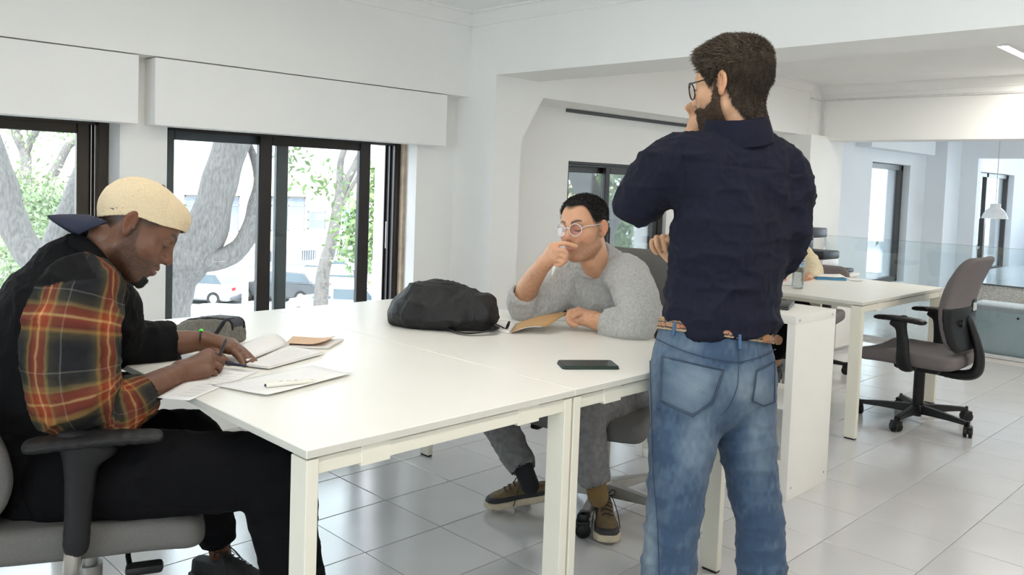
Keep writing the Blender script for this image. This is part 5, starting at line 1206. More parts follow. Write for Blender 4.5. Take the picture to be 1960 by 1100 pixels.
# ------------------------------------------------------------------ things on the tables
ZT = .74
def T(u, v, z=ZT):
    d = W_+R_*(u-980.0)/F_PX-U_*(v-CY_PX)/F_PX; t = (z-CAM[2])/d[2]; return CAM+t*d
M_PAPER = mat('paper', (.80, .79, .77), .6, var=.015, vscale=30)
M_PAPER2 = mat('notebook_paper', (.74, .72, .70), .7, var=.02, vscale=40)
M_KRAFT = mat('kraft_card', (.48, .29, .125), .75, var=.06, vscale=120, bump=.05, bscale=400)
def sheet(name, c, z, m, label=None, cat=None, curl=.0, th=.0006, parent=None, group=None, n=10, seed=0):
    """thin sheet through four floor-plan corners with a little curl"""
    c = [np.array(q[:2]) for q in c]; rows = []
    for t in np.linspace(0, 1, n):
        row = []
        for s_ in np.linspace(0, 1, n):
            q = (c[0]*(1-s_)+c[1]*s_)*(1-t)+(c[3]*(1-s_)+c[2]*s_)*t
            dz = curl*(max(0, (s_-.6)/.4)**2+max(0, (.35-t)/.35)**2*.5)+.0006*math.sin(7*s_+3*t+seed); row.append((q[0], q[1], z+max(dz, 0)))
        rows.append(row)
    o = B().grid(rows).obj(name, m, parent, smooth=True); md = o.modifiers.new('thickness', 'SOLIDIFY'); md.thickness = th; md.offset = 1
    if label: tag(o, label, cat, group)
    return o
def scribble(parent, c, z, lines, m, seed=1, h=.0012, span=(.12, .88)):
    """rows of handwriting: broken low ink strokes"""
    r = random.Random(seed); b = B(); c = [np.array(q[:2]) for q in c]
    for k in range(lines):
        t = .10+.8*k/lines; s_ = span[0]
        while s_ < span[1]:
            w = r.uniform(.02, .07); e = min(s_+w, span[1]); pts = []
            for q in (s_, e):
                a = (c[0]*(1-q)+c[1]*q)*(1-t)+(c[3]*(1-q)+c[2]*q)*t; pts.append(a)
            d = pts[1]-pts[0]; n_ = np.array((-d[1], d[0])); n_ = n_/max(np.linalg.norm(n_), 1e-6)*.0012
            vv = [b.bm.verts.new((*q, z)) for q in (pts[0]-n_, pts[1]-n_*r.uniform(.3, 1), pts[1]+n_, pts[0]+n_*r.uniform(.3, 1))]; b.bm.faces.new(vv); s_ = e+r.uniform(.012, .04)
    o = b.obj('handwriting', m, parent); o['kind'] = 'stuff'; return o
M_INK = mat('ink', (.30, .30, .33), .6)
# sheet being written on, overhanging the table edge
cA = [(-.080, .535), (-.035, .480), (.262, .662), (.215, .735)]
cA = [(-.070, .545), (-.022, .478), (.255, .658), (.165, .765)]
pa = sheet('paper_sheet', cA, ZT+.0012, M_PAPER, 'white sheet under the writing hand, hanging over the table edge', 'paper', curl=.0, seed=1); scribble(pa, cA, ZT+.0030, 9, M_INK, 2, span=(.45, .95))
cB = [(.079, .576), (.135, .398), (.428, .470), (.398, .628)]
pb = sheet('paper_sheet', cB, ZT+.0022, M_PAPER, 'blank white sheet with the white pen lying on it', 'paper', curl=.004, seed=4)
# open notebook with one page lifted
nb = empty('notebook', (.38, .8, ZT)); tag(nb, 'open white notebook under the spread hand of the man in the cap', 'notebook')
cR = [(.246, .715), (.278, .652), (.503, .735), (.462, .872)]; b = B()
lo = [b.bm.verts.new((*q, ZT+.0042)) for q in cR]; hi = [b.bm.verts.new((*(np.array(q)+np.array((-.002, .002))), ZT+.0115)) for q in cR]
b.bm.faces.new(lo); b.bm.faces.new(hi)
for i in range(4): b.bm.faces.new((lo[i], lo[(i+1) % 4], hi[(i+1) % 4], hi[i]))
pg = b.obj('page_block', M_PAPER2, nb); scribble(pg, cR, ZT+.0121, 12, mat('ink_faint', (.50, .50, .53), .7), 5, span=(.2, .9))
cL = [(.250, .725), (.345, .965), (.470, 1.058), (.462, .872)]; rows = []
for t in np.linspace(0, 1, 9):
    row = []
    for s_ in np.linspace(0, 1, 9):
        q = (np.array(cL[0])*(1-s_)+np.array(cL[1])*s_)*(1-t)+(np.array(cL[3])*(1-s_)+np.array(cL[2])*s_)*t; row.append((q[0], q[1], ZT+.005+.010*(1-s_)**2+.024*math.sin(math.pi*s_)*t))
    rows.append(row)
o = B().grid(rows).obj('left_pages', M_PAPER2, nb, smooth=True); md = o.modifiers.new('thickness', 'SOLIDIFY'); md.thickness = .004; md.offset = 1
# kraft notebook behind it
kn = empty('notebook', (.57, .9, ZT)); tag(kn, 'tan kraft notebook lying behind the open white notebook', 'notebook')
cK = [(.470, .885), (.560, .800), (.672, .885), (.570, 1.010)]
sheet('pages', cK, ZT+.0012, M_PAPER2, parent=kn, th=.006); k2 = [(.462, .895), (.548, .812), (.645, .890), (.556, 1.005)]
sheet('cover', k2, ZT+.0090, mat('kraft_light', (.60, .40, .25), .7, var=.05, vscale=90), parent=kn, th=.0012, curl=.010)
# pens
def pen(a, b_, r, m, label, tip=None, band=None, name='pen'):
    a = Vector(a); b_ = Vector(b_); d = (b_-a).normalized(); L = (b_-a).length; o = empty(name, tuple(a)); tag(o, label, 'pen', 'pens')
    B().tube([a, a+d*.002, a+d*(L*.45), b_-d*.022, b_-d*.012], [r*.75, r, r, r*.92, r*.75], 12).obj('barrel', m, o, smooth=True)
    B().tube([b_-d*.0125, b_-d*.003, b_], [r*.72, r*.25, r*.12], 10).obj('tip', tip or m, o, smooth=True)
    B().tube([a-d*.004, a-d*.002, a+d*.002], [r*.35, r*.62, r*.66], 10).obj('button', band or m, o, smooth=True)
    u = Vector((0, 0, 1)); B().tube([a+d*.004+u*r, a+d*.006+u*(r+.0025), a+d*.040+u*(r+.0018), a+d*.044+u*r*.9], .0012, 6).obj('clip', m, o, smooth=True)
    return o
M_PENW = mat('pen_white', (.78, .75, .66), .35)
pw = pen(tuple(T(509, 737, ZT+.010)), tuple(T(607, 727.5, ZT+.010)), .0062, M_PENW, 'white ballpoint pen lying on the blank sheet', band=mat('pen_dark_end', (.04, .05, .07), .4))
b = B(); q0 = T(509, 737, ZT+.010); q1 = T(607, 727.5, ZT+.010)
for k, t in enumerate((.26, .29, .42, .45, .55, .585)): c = q0+(q1-q0)*t; b.box(-.0012-.001*(k % 3), .0012+.001*(k % 2), -.0010, .0010, .0, .0004, M=Matrix.Translation((c[0], c[1]-.0006, c[2]+.0060)))
b.obj('print', mat('print_dark', (.12, .11, .10), .5), pw)
pen(tuple(P(432, 650, 2.235)), tuple(T(408, 716, ZT+.003)), .0042, mat('pen_black', (.02, .02, .022), .3), 'dark pen in the writing hand of the man in the cap')
pen(tuple(T(425, 694, ZT+.014)), tuple(T(476, 701, ZT+.0165)), .0045, mat('pen_blue', (.02, .022, .05), .3), 'dark blue pen under the spread fingers')
pen(tuple(P(1064, 503, 3.03)), tuple(P(1056, 527, 3.045)), .0048, mat('pen_ivory', (.80, .78, .74), .35), 'white pen held by the man in the grey sweater')
# phones
def phone(c, z, label, case, h=.0095):
    """c: near-left, near-right, far-right, far-left corners on the table"""
    c = [np.array(q[:2], float) for q in c]; o = empty('phone', (*np.mean(c, 0), z)); tag(o, label, 'phone', 'phones')
    ctr = np.mean(c, 0); ax = c[1]-c[0]; ax = ax/np.linalg.norm(ax); ay = np.array((-ax[1], ax[0])); w = np.linalg.norm(c[1]-c[0]); l = np.linalg.norm(c[3]-c[0])
    M = Matrix(((ax[0], ay[0], 0, ctr[0]), (ax[1], ay[1], 0, ctr[1]), (0, 0, 1, z), (0, 0, 0, 1)))
    def slab(x, y, z0, z1, r, m, name, par, bev=.0):
        pts = []
        for sx, sy, a0 in ((1, 1, 0), (-1, 1, 90), (-1, -1, 180), (1, -1, 270)):
            for a in np.linspace(a0, a0+90, 7): pts.append((sx*(x-r)+r*math.cos(math.radians(a)), sy*(y-r)+r*math.sin(math.radians(a))))
        b = B().prism(pts, z0, z1, 'z', M)
        if bev: bmesh.ops.bevel(b.bm, geom=[e for e in b.bm.edges if abs(e.calc_face_angle(0)) > 1], offset=bev, segments=3, affect='EDGES')
        return b.obj(name, m, par, angle=40)
    slab(w/2, l/2, 0, h, .011, case, 'case', o, .0022); slab(w/2-.0035, l/2-.0035, h-.001, h+.0004, .008, mat('phone_screen', (.008, .010, .009), .08, spec=.6), 'screen', o)
    return o
phone([(.953, .176), (1.090, .077), (1.142, .150), (1.005, .249)], ZT, 'dark green cased phone lying face up near the table edge', mat('case_green', (.010, .028, .020), .5))
phone([(.076, .930), (.145, .905), (.190, 1.035), (.121, 1.060)], ZT, 'black phone under the forearm of the man in the cap', M_BLK)
# pencil case
pc = empty('pencil_case', (.33, 1.14, ZT)); tag(pc, 'grey canvas pencil case with black zip and strap', 'pencil case')
c0 = np.array((.340, 1.150, ZT)); ax = np.array((.36, -.933, 0)); ay = np.array((.933, .36, 0)); Az = np.array((0, 0, 1.))
Mx = np.stack([ax, ay, Az])
def pcase(Q):
    q = (Q-c0) @ Mx.T; x, y, z = q[:, 0], q[:, 1], q[:, 2]; h = np.interp(x, [-.125, -.06, .02, .10, .125], [.030, .062, .076, .078, .070]); w = np.interp(z, [0, .03, .08], [.046, .046, .031])
    qx = np.abs(x)-.118+.012; qy = np.abs(y)-w+.012; qz = np.abs(z-h/2)-h/2+.012
    return (np.sqrt(np.maximum(qx, 0)**2+np.maximum(qy, 0)**2+np.maximum(qz, 0)**2)+np.minimum(np.maximum(np.maximum(qx, qy), qz), 0)-.012)*.85
M_CANV = mat('case_canvas', (.155, .150, .128), .9, var=.3, vscale=300, bump=.25, bscale=500, stretch=(1, 1, .25))
cf = folds(22, .0022, 71); sdf_obj('body', pcase, .0038, M_CANV, pc, lo=c0-np.array((.15, .15, .01)), hi=c0+np.array((.15, .15, .10)), disp=lambda V, N: np.where(V[:, 2] > ZT+.012, cf(V), 0))
def zipf(Q):
    q = (Q-c0) @ Mx.T; return np.maximum(np.maximum(pcase(Q)-.0026, np.abs(np.abs(q[:, 1])-.026)-.0045), .045-q[:, 2])
sdf_obj('zip', zipf, .0028, M_BLK, pc, lo=c0-np.array((.15, .15, .0)), hi=c0+np.array((.15, .15, .10)), it=0)
def topf(Q):
    q = (Q-c0) @ Mx.T; return np.maximum(np.maximum(pcase(Q)-.0014, np.abs(q[:, 1])-.024), .052-q[:, 2])
sdf_obj('lid', topf, .0032, mat('case_lid', (.035, .038, .048), .6, var=.2), pc, lo=c0-np.array((.15, .15, .0)), hi=c0+np.array((.15, .15, .10)))
def strapf(Q):
    q = (Q-c0) @ Mx.T; return np.maximum(np.maximum(pcase(Q)-.0030, np.abs(q[:, 0]-.070-.55*(q[:, 2]-.03))-.009), q[:, 1]-.0)
sdf_obj('strap', strapf, .0030, M_BLK, pc, lo=c0-np.array((.15, .15, .0)), hi=c0+np.array((.15, .15, .10)), it=0)
b = B(); q = T(420, 607, ZT+.075); b.box(-.006, .006, -.003, .003, 0, .003, .001, M=Matrix.Translation(tuple(c0+Mx.T @ np.array((.03, .0, .079))))); b.obj('zip_puller', mat('steel_bright', (.7, .7, .72), .25, metal=1), pc)
# soft black backpack
bk = empty('backpack', (1.12, .93, ZT)); tag(bk, 'soft black drawstring backpack slumped on the table', 'backpack')
b0 = np.array((1.125, .925, ZT)); ax = np.array((.56, -.83, 0)); ay = np.array((.83, .56, 0)); Mb = np.stack([ax, ay, Az])
sb = S(); L2W = lambda x, y, z: b0+Mb.T @ np.array((x, y, z))
sb.add([el(L2W(-.085, .0, .055), (.10, .115, .075), Mb), el(L2W(-.02, .0, .085), (.125, .11, .085), Mb), el(L2W(.07, .0, .065), (.10, .10, .066), Mb), el(L2W(-.01, .0, .04), (.185, .125, .050), Mb), el(L2W(.135, .0, .075), (.045, .06, .045), Mb)], .04, .05)
sb.add([rc(L2W(.150, -.04, .098), L2W(.160, .04, .096), .020, .020)], .03); sb.add([el(L2W(.165, -.02, .045), (.035, .06, .040), Mb)], .04); sb.add([rc(L2W(-.165, -.05, .02), L2W(-.165, .05, .02), .022, .022)], .03)
bf = folds(10, .0105, 81, (1, 1, 1)); bf2 = folds(24, .0040, 83)
def bfn(Q): return smax(sb(Q), ZT+.001-Q[:, 2], .006)
M_NYL = mat('black_nylon', (.0085, .0085, .0090), .55, var=.25, vscale=60, bump=.2, bscale=300, spec=.35)
sdf_obj('bag', bfn, .0055, M_NYL, bk, lo=sb.lo, hi=sb.hi, disp=lambda V, N: (bf(V)+bf2(V))*sstep(V[:, 2], ZT+.004, ZT+.04))
def strap(parent, pts, w, t, m, name='strap'):
    X = cat_rom(pts, 6); b = B(); rows = []
    for i, p in enumerate(X):
        d = X[min(i+1, len(X)-1)]-X[max(i-1, 0)]; d /= np.linalg.norm(d); s_ = np.cross(d, np.array((.3, .2, 1.))); s_ /= np.linalg.norm(s_); rows.append([p-s_*w/2, p, p+s_*w/2])
    o = b.grid(rows).obj(name, m, parent, smooth=True); md = o.modifiers.new('thickness', 'SOLIDIFY'); md.thickness = t; return o
strap(bk, [L2W(.06, -.105, .012), L2W(.10, -.135, .008), L2W(.15, -.145, .010), L2W(.205, -.105, .016), L2W(.215, -.05, .022), L2W(.175, -.03, .030)], .022, .003, M_NYL)
B().tube([Vector(q) for q in cat_rom([L2W(.17, .0, .03), L2W(.21, .005, .016), L2W(.232, .01, .006), L2W(.240, .004, .008)], 5)], .0026, 6).obj('drawstring', M_NYL, bk, smooth=True)
B().tube([Vector(L2W(.240, .004, .005)), Vector(L2W(.246, .002, .020)), Vector(L2W(.250, .006, .034))], [.004, .006, .0035], 8).obj('toggle', M_BLK, bk, smooth=True)
b = B()
for k in range(3): b.cyl(tuple(L2W(.150, -.045+.002*k, .108-.013*k)), tuple(L2W(.151, -.050+.002*k, .108-.013*k)), .0035, n=10)
b.obj('eyelet', mat('steel_bright', (.7, .7, .72), .25, metal=1), bk)['kind'] = 'stuff'
# open kraft notebook in front of the man in grey
ko = empty('notebook', (1.3, .72, ZT)); tag(ko, 'open kraft notebook with its brown cover raised beside the grey sleeve', 'notebook')
A0 = np.array((1.226, .668, ZT+.004)); B0 = np.array((1.392, .800, ZT+.004)); Cc = P(1088, 597, 3.13); Dd = P(1046, 625, 2.985); rows = []
for t in np.linspace(0, 1, 9):
    a = A0*(1-t)+B0*t; c = Dd*(1-t)+Cc*t; row = []
    for s_ in np.linspace(0, 1, 9): q = a*(1-s_)+c*s_; row.append(q+np.array((0, 0, .012*math.sin(math.pi*s_)*(1-t*.3))))
    rows.append(row)
o = B().grid(rows).obj('raised_cover', M_KRAFT, ko, smooth=True); md = o.modifiers.new('thickness', 'SOLIDIFY'); md.thickness = .0016; md.offset = 0
up_ = [[q+np.array((-.0016, .0016, -.0032)) for q in r[1:8]] for r in rows]
o = B().grid(up_).obj('raised_pages', M_PAPER2, ko, smooth=True); md = o.modifiers.new('thickness', 'SOLIDIFY'); md.thickness = .002; md.offset = 0
b = B()   # faint white brush lettering on the cover
rr = random.Random(9)
for (s0, s1, t0) in ((.22, .48, .42), (.58, .74, .60)):
    k = 0; s_ = s0
    while s_ < s1:
        f = lambda s_, t: np.array((A0*(1-t)+B0*t)*(1-s_)+(Dd*(1-t)+Cc*t)*s_)+np.array((0, 0, .012*math.sin(math.pi*s_)*(1-t*.3)))
        q0 = f(s_, t0-.05+rr.uniform(0, .03)); q1 = f(s_+.02, t0+.05); off = (R_*0-W_*.0022-U_*.0012); b.tube([Vector(q0+off), Vector((q0+q1)/2+off), Vector(q1+off)], .0007, 4); s_ += .035
b.obj('cover_lettering', mat('white_print', (.75, .70, .62), .6), ko)['kind'] = 'stuff'
cW = [(1.228, .810), (1.222, .672), (1.388, .800), (1.385, .930)]
sheet('flat_pages', cW, ZT+.0010, M_PAPER2, parent=ko, th=.004)
# ------------------------------------------------------------------ far desk, shelf and copier
Z2 = .725
bt = empty('water_bottle', (3.703, .817, Z2)); tag(bt, 'clear plastic water bottle with blue cap on the far desk', 'bottle')
M_PET = glass_mat('clear_plastic', (.93, .95, .97), .6, rough=.03)
prof = [(.0, .004), (.028, .0), (.033, .006), (.034, .02)]+[(.034-.0018*(k % 2), .026+.0075*k) for k in range(8)]+[(.0345, .092), (.0345, .135), (.034, .142)]+[(.034-.0015*(k % 2), .146+.006*k) for k in range(3)]+[(.030, .172), (.022, .188), (.0145, .198), (.0135, .203), (.0135, .212)]
B().lathe(prof, (3.703, .817, Z2), 28).obj('bottle_body', M_PET, bt, smooth=True)
B().lathe([(0, .0035), (.0315, .004), (.0325, .02), (.0325, .118), (0, .118)], (3.703, .817, Z2), 24).obj('water', glass_mat('water', (.92, .95, .97), .5, ior=1.33), bt, smooth=True)
B().lathe([(.0137, .202), (.0155, .203), (.0155, .221), (.0145, .2235), (0, .2235)], (3.703, .817, Z2), 24).obj('cap', mat('cap_blue', (.02, .035, .26), .35), bt, smooth=True)
lb = B().lathe([(.0348, .128), (.0350, .128), (.0350, .158), (.0348, .158)], (3.703, .817, Z2), 28).obj('bottle_label', mat('label_blue', (.32, .55, .74), .5, var=.1), bt, smooth=True)
for (ang, z, w, h, mm) in [(-2.05, .150, .010, .004, mat('mark_red', (.55, .05, .05), .5)), (-1.95, .143, .012, .004, mat('mark_navy', (.02, .05, .22), .5)), (-2.05, .137, .009, .003, mat('mark_white', (.8, .8, .8), .5))]:
    b = B(); rows = [[(3.703+.0354*math.cos(ang+q), .817+.0354*math.sin(ang+q), Z2+z+h*e+.004*math.sin(q*5)) for q in np.linspace(-w/.035, w/.035, 9)] for e in (-.5, .5)]; b.grid(rows).obj('mark', mm, lb)
bb_ = empty('book', (4.45, .9, Z2)); tag(bb_, 'blue-spined book lying on the far desk', 'book')
cb4 = [(4.300, .985), (4.430, .842), (4.640, .960), (4.500, 1.090)]
sheet('cover', cb4, Z2+.010, mat('book_blue', (.06, .24, .42), .5), parent=bb_, th=.002); sheet('pages', [np.array(q)*.985+np.array((.0695, .0145)) for q in cb4], Z2+.002, M_PAPER2, parent=bb_, th=.008); sheet('back_cover', cb4, Z2+.0005, mat('book_blue', (.06, .24, .42), .5), parent=bb_, th=.0012)
sp = B(); a, c = np.array((*cb4[0], 0)), np.array((*cb4[1], 0)); sp.bm.faces.new([sp.bm.verts.new(tuple(q)) for q in (a+(0, 0, Z2+.0005), c+(0, 0, Z2+.0005), c+(0, 0, Z2+.012), a+(0, 0, Z2+.012))]); o = sp.obj('spine', mat('book_blue', (.06, .24, .42), .5), bb_); md = o.modifiers.new('thickness', 'SOLIDIFY'); md.thickness = .002
for k, cs in enumerate([[(4.34, 1.00), (4.46, .86), (4.655, .985), (4.53, 1.115)], [(4.445, .822), (4.50, .765), (4.65, .865), (4.60, .925)]]):
    s_ = sheet('paper_sheet', cs, Z2+(.0130 if k == 0 else .0005), M_PAPER, ['printed white sheet lying on the blue book', 'loose white sheet with red print beside the blue book'][k], 'paper', curl=.004, group='sheets on the far desk'); scribble(s_, cs, Z2+(.0150 if k == 0 else .0025), 3, mat('print_red', (.5, .2, .18), .6) if k else M_INK, 7+k, span=(.3, .7))
wn_ = empty('notebook', (3.9, .95, Z2)); tag(wn_, 'white notebook in front of the half-hidden person', 'notebook'); cN = [(3.72, .99), (3.80, .88), (4.10, 1.05), (4.02, 1.17)]
sheet('cover', cN, Z2+.0005, M_KRAFT, parent=wn_, th=.001); sheet('pages', cN, Z2+.002, M_PAPER2, parent=wn_, th=.006)
# closed laptop on the shelf unit
lp_ = empty('laptop', (2.56, .5, .772)); tag(lp_, 'closed dark laptop on top of the white shelf unit', 'laptop')
R3 = Matrix.Translation((2.545, .445, .7735)) @ Matrix.Rotation(.35, 4, 'Z'); M_LAP = mat('laptop_dark', (.045, .043, .045), .4, metal=.3)
b = B().box(-.11, .11, -.155, .155, 0, .010, .003, M=R3); b.obj('base', M_LAP, lp_, angle=40); B().box(-.11, .11, -.155, .155, .0108, .017, .003, M=R3).obj('lid', M_LAP, lp_, angle=40)
# copier standing on a white cabinet with dark doors
cc = empty('storage_cabinet', (5.95, 1.75, 0)); tag(cc, 'white storage cabinet with dark doors under the copier', 'cabinet')
boxo('body', 5.76, 6.10, 1.47, 2.02, .03, .60, M_SHELF, cc); boxo('top', 5.74, 6.12, 1.455, 2.028, .60, .625, M_SHELF, cc, bev=.002); boxo('plinth', 5.78, 6.08, 1.50, 2.0, 0, .03, M_SHELF, cc)
for k in range(2): d_ = boxo('door', 5.745, 5.76, 1.52+k*.235, 1.745+k*.235, .07, .575, mat('door_charcoal', (.035, .035, .037), .5), cc, bev=.002); boxo('handle', 5.735, 5.746, 1.70+k*.06, 1.712+k*.06, .28, .36, mat('steel_bright', (.7, .7, .72), .25, metal=1), d_)
cp = empty('copier', (5.93, 1.75, .625)); tag(cp, 'black and white copier standing behind the far desk', 'copier')
M_CPW = mat('copier_white', (.72, .73, .74), .45); M_CPB = mat('copier_black', (.016, .018, .024), .45)
boxo('lower_body', 5.78, 6.08, 1.62, 1.98, .625, .735, M_CPW, cp, bev=.008); boxo('upper_body', 5.775, 6.085, 1.615, 1.985, .735, .80, M_CPB, cp, bev=.014); boxo('drawer', 5.772, 5.782, 1.66, 1.94, .645, .715, M_CPW, cp, bev=.003)
boxo('scanner', 5.78, 6.08, 1.73, 1.985, .905, .985, M_CPB, cp, bev=.012); boxo('scanner_column', 5.86, 6.06, 1.84, 1.97, .79, .915, M_CPB, cp, bev=.008); boxo('control_panel', 5.745, 5.80, 1.72, 1.90, .895, .935, M_CPB, cp, bev=.006)
B().box(5.80, 6.04, 1.47, 1.62, .635, .668, .008).obj('side_tray', M_CPB, cp, angle=40)
# ------------------------------------------------------------------ half-hidden person at the far desk
def build_back():
    root = empty('person', (4.9, 1.36, 0)); tag(root, 'half-hidden person in cream sweater writing at the far desk', 'person')
    o = dict(skin=(.52, .28, .17), lip=(.40, .17, .13), hair=(.016, .012, .010), beard=0, lash=1, brow=1, jaw=.95)
    def hl(x, y): return np.interp(y, [-.11, -.06, -.035, -.012, .02, .04, .06, .08, .1], [-.09, -.07, -.045, .02, .0, .03, .06, .078, .08])
    o['hairline'] = hl; th = math.radians(35); pt = math.radians(28); f = (-R_*math.sin(th)-W_*math.cos(th))*math.cos(pt)-U_*math.sin(pt); A = frame(f, U_); O = P(1522, 432, 5.95)
    bd = Body(); bd.head(o, O, A, .004); sk = o['skin']; Y = np.array((.1, 1., 0.))
    c = S(); c.add(chain([O+np.array((0, -.03, -.05)) @ A, P(1516, 468, 6.05)], [.052, .056], 3), .02); c.add(echain([P(1514, 480, 6.08), P(1512, 540, 6.12), P(1512, 590, 6.15)], Y, [.12, .13, .13], [.07, .085, .09], 3), .03)
    kn = [np.array((4.42, 1.22, .47)), np.array((4.45, 1.52, .47))]; an = [np.array((4.36, 1.27, .10)), np.array((4.45, 1.50, .10))]; hp = [np.array((4.90, 1.26, .47)), np.array((4.92, 1.48, .47))]
    for a, b, d in zip(hp, kn, an): c.add(chain([a, b, d], [.06, .048, .034], 3), .02)
    bd.part(c, .012, sk)
    for w, fa in (((1546, 534, 5.35), (1555, 518, 5.75)), ((1500, 540, 5.22), (1488, 530, 5.6))):
        s = S(); s.add(chain([P(*fa), P((w[0]+fa[0])/2, (w[1]+fa[1])/2, (w[2]+fa[2])/2), P(*w)], [.036, .034, .027], 3), .01); wr = P(*w)
        for k in range(4):
            m = P(w[0]-5+2*k, w[1]+1-2*k, w[2]-.06); s.add(rc(wr, m, .022, .014), .01); finger(s, [m, P(w[0]-9+3*k, w[1]-1-k*1.5, w[2]-.10), P(w[0]-11+3*k, w[1]+4-k, w[2]-.11)], .010, .0075)
        finger(s, [P(w[0]-4, w[1]-3, w[2]-.03), P(w[0]-9, w[1]-2, w[2]-.075)], .012, .009); bd.part(s, .0045, sk)
    bd.obj(root)
    M_HAIR = mat('hair_black', (.014, .012, .011), .62); local_obj('hair', hair_fn(o, lambda Q: .014+.004*vnoise(Q, 60, 3), hl), .0045, M_HAIR, root, O, A, (-.11, -.14, -.12), (.11, .13, .16))
    sw = S(); sw.add(echain([P(1515, 470, 6.06), P(1513, 490, 6.08), P(1512, 540, 6.12), P(1512, 590, 6.14)], Y, [.075, .165, .18, .17], [.065, .10, .12, .12], 3), .03, .02)
    sw.add(chain([P(1540, 492, 5.98), P(1555, 515, 5.85), P(1556, 527, 5.68), P(1551, 531, 5.48)], [.072, .062, .056, .048], 3), .03, .02); sw.add(chain([P(1488, 492, 6.15), P(1478, 520, 5.9), P(1490, 533, 5.5)], [.072, .06, .05], 3), .03, .02)
    fo = folds(14, .008, 91); sdf_obj('sweater', sw, .008, mat('cream_knit', (.60, .52, .36), .9, var=.1, vscale=120), root, disp=lambda V, N: fo(V))
    tr = S()
    for a, b, d in zip(hp, kn, an): tr.add(chain([a, b, b*.5+d*.5+np.array((0, 0, .0)), d+np.array((0, 0, .09))], [.09, .066, .058, .055], 3), .03, .01)
    sdf_obj('trousers', tr, .009, mat('black_cloth', (.004, .004, .005), .85), root)
    for d in an: shoe(root, d*np.array((1, 1, 0))+np.array((.06, 0, .003)), d*np.array((1, 1, 0))+np.array((-.21, -.10, .003)), (.05, .05, .055), (.62, .58, .50), None, (.5, .5, .5), name='trainer')
build_back()
# ------------------------------------------------------------------ the street below the windows
ZG = -4.7
M_ASPH = mat('asphalt', (.36, .36, .36), .9, var=.1, vscale=1.5)
g = struct(boxo('ground', -60, 120, 2.9, 140, ZG-.3, ZG, M_ASPH))
struct(boxo('kerb', -60, 120, 7.2, 11.4, ZG, ZG+.14, mat('pavement', (.50, .48, .45), .9, var=.12, vscale=3)))
def bark_mat():
    return mat('bark', (.125, .115, .108), .95, var=.30, vscale=45, bump=1.0, bscale=60, stretch=(1, 1, .3))
def limb(b, pts, rad, n=14, seed=0):
    X = cat_rom(np.c_[np.array(pts, float), np.array(rad, float)], 5)
    r = X[:, 3]*(1+.035*np.sin(np.arange(len(X))*1.1+seed)); b.tube([Vector(q[:3]) for q in X], list(np.maximum(r, .008)), n)
def leaves(name, parent, centers, spread, count, size, m, seed):
    r = np.random.default_rng(seed); c = np.asarray(centers, float); k = r.integers(0, len(c), count); q = c[k]+r.normal(0, 1, (count, 3))*np.asarray(spread)
    d = r.normal(0, 1, (count, 3)); d[:, 2] -= .6; d /= np.linalg.norm(d, axis=1)[:, None]; s = np.cross(d, r.normal(0, 1, (count, 3))); s /= np.linalg.norm(s, axis=1)[:, None]; n = np.cross(d, s)
    L = (size*r.uniform(.6, 1.3, count))[:, None]; w = L*.22
    V = np.stack([q, q+d*L*.45+s*w+n*w*.3, q+d*L, q+d*L*.45-s*w+n*w*.3, q+d*L*.5], 1).reshape(-1, 3); b = (np.arange(count)*5)[:, None]
    F = np.concatenate([b+np.array([[0, 1, 4]]), b+np.array([[1, 2, 4]]), b+np.array([[0, 4, 3]]), b+np.array([[4, 2, 3]])])
    me = to_mesh(name, V, F); me.materials.append(m); o = link(name, me, None, parent); o['kind'] = 'stuff'; return o
M_LEAF = mat('leaf_green', (.125, .20, .07), .6, var=.4, vscale=2.5); M_LEAF2 = mat('leaf_pale', (.20, .26, .135), .6, var=.35, vscale=2.5)
for mm in (M_LEAF, M_LEAF2):
    nt = mm.node_tree; bs = nt.nodes['Principled BSDF']; bs.inputs['Transmission Weight'].default_value = 0.
def gnd(x, y): return (x, y, ZG)
def on_ground(q): return np.array((q[0], q[1], ZG))
def tree(label, limbs, leafs, seed):
    base = limbs[0][0][0]; o = empty('street_tree', (base[0], base[1], ZG)); tag(o, label, 'tree', 'street trees outside the windows'); b = B()
    for k, (pts, rad) in enumerate(limbs): limb(b, pts, rad, seed=seed+k)
    b.obj('trunk', bark_mat(), o, smooth=True)
    for k, (c, sp, n, sz, m) in enumerate(leafs): leaves('foliage', o, c, sp, n, sz, m, seed*10+k)
    return o
q = P(318, 560, 9.0)
tree('thick grey forked tree filling the left half of the sliding window',
     [([on_ground(q), P(312, 700, 9.0), P(318, 560, 9.0), P(352, 498, 9.0), P(390, 452, 9.0), P(412, 380, 9.0), P(432, 310, 9.1), P(462, 225, 9.2), P(520, 80, 9.4)], [.36, .30, .28, .27, .235, .195, .19, .18, .15]),
      ([P(365, 492, 9.0), P(415, 496, 9.0), P(452, 480, 9.05), P(478, 444, 9.1), P(491, 395, 9.2), P(496, 340, 9.3), P(480, 285, 9.4), P(462, 250, 9.5)], [.15, .125, .11, .105, .10, .06, .04, .02]),
      ([P(495, 345, 9.3), P(505, 300, 9.4), P(510, 250, 9.5)], [.05, .03, .02])],
     [([P(560, 310, 7.5), P(590, 345, 7.3), P(625, 335, 7.2), P(618, 360, 7.2), P(545, 290, 7.5), P(580, 300, 7.4)], (.11, .09, .05), 150, .075, M_LEAF), ([P(520, 60, 9.4), P(430, 40, 9.), P(600, 60, 9.)], (.9, .9, .35), 900, .12, M_LEAF)], 3)
q = P(118, 500, 8.5)
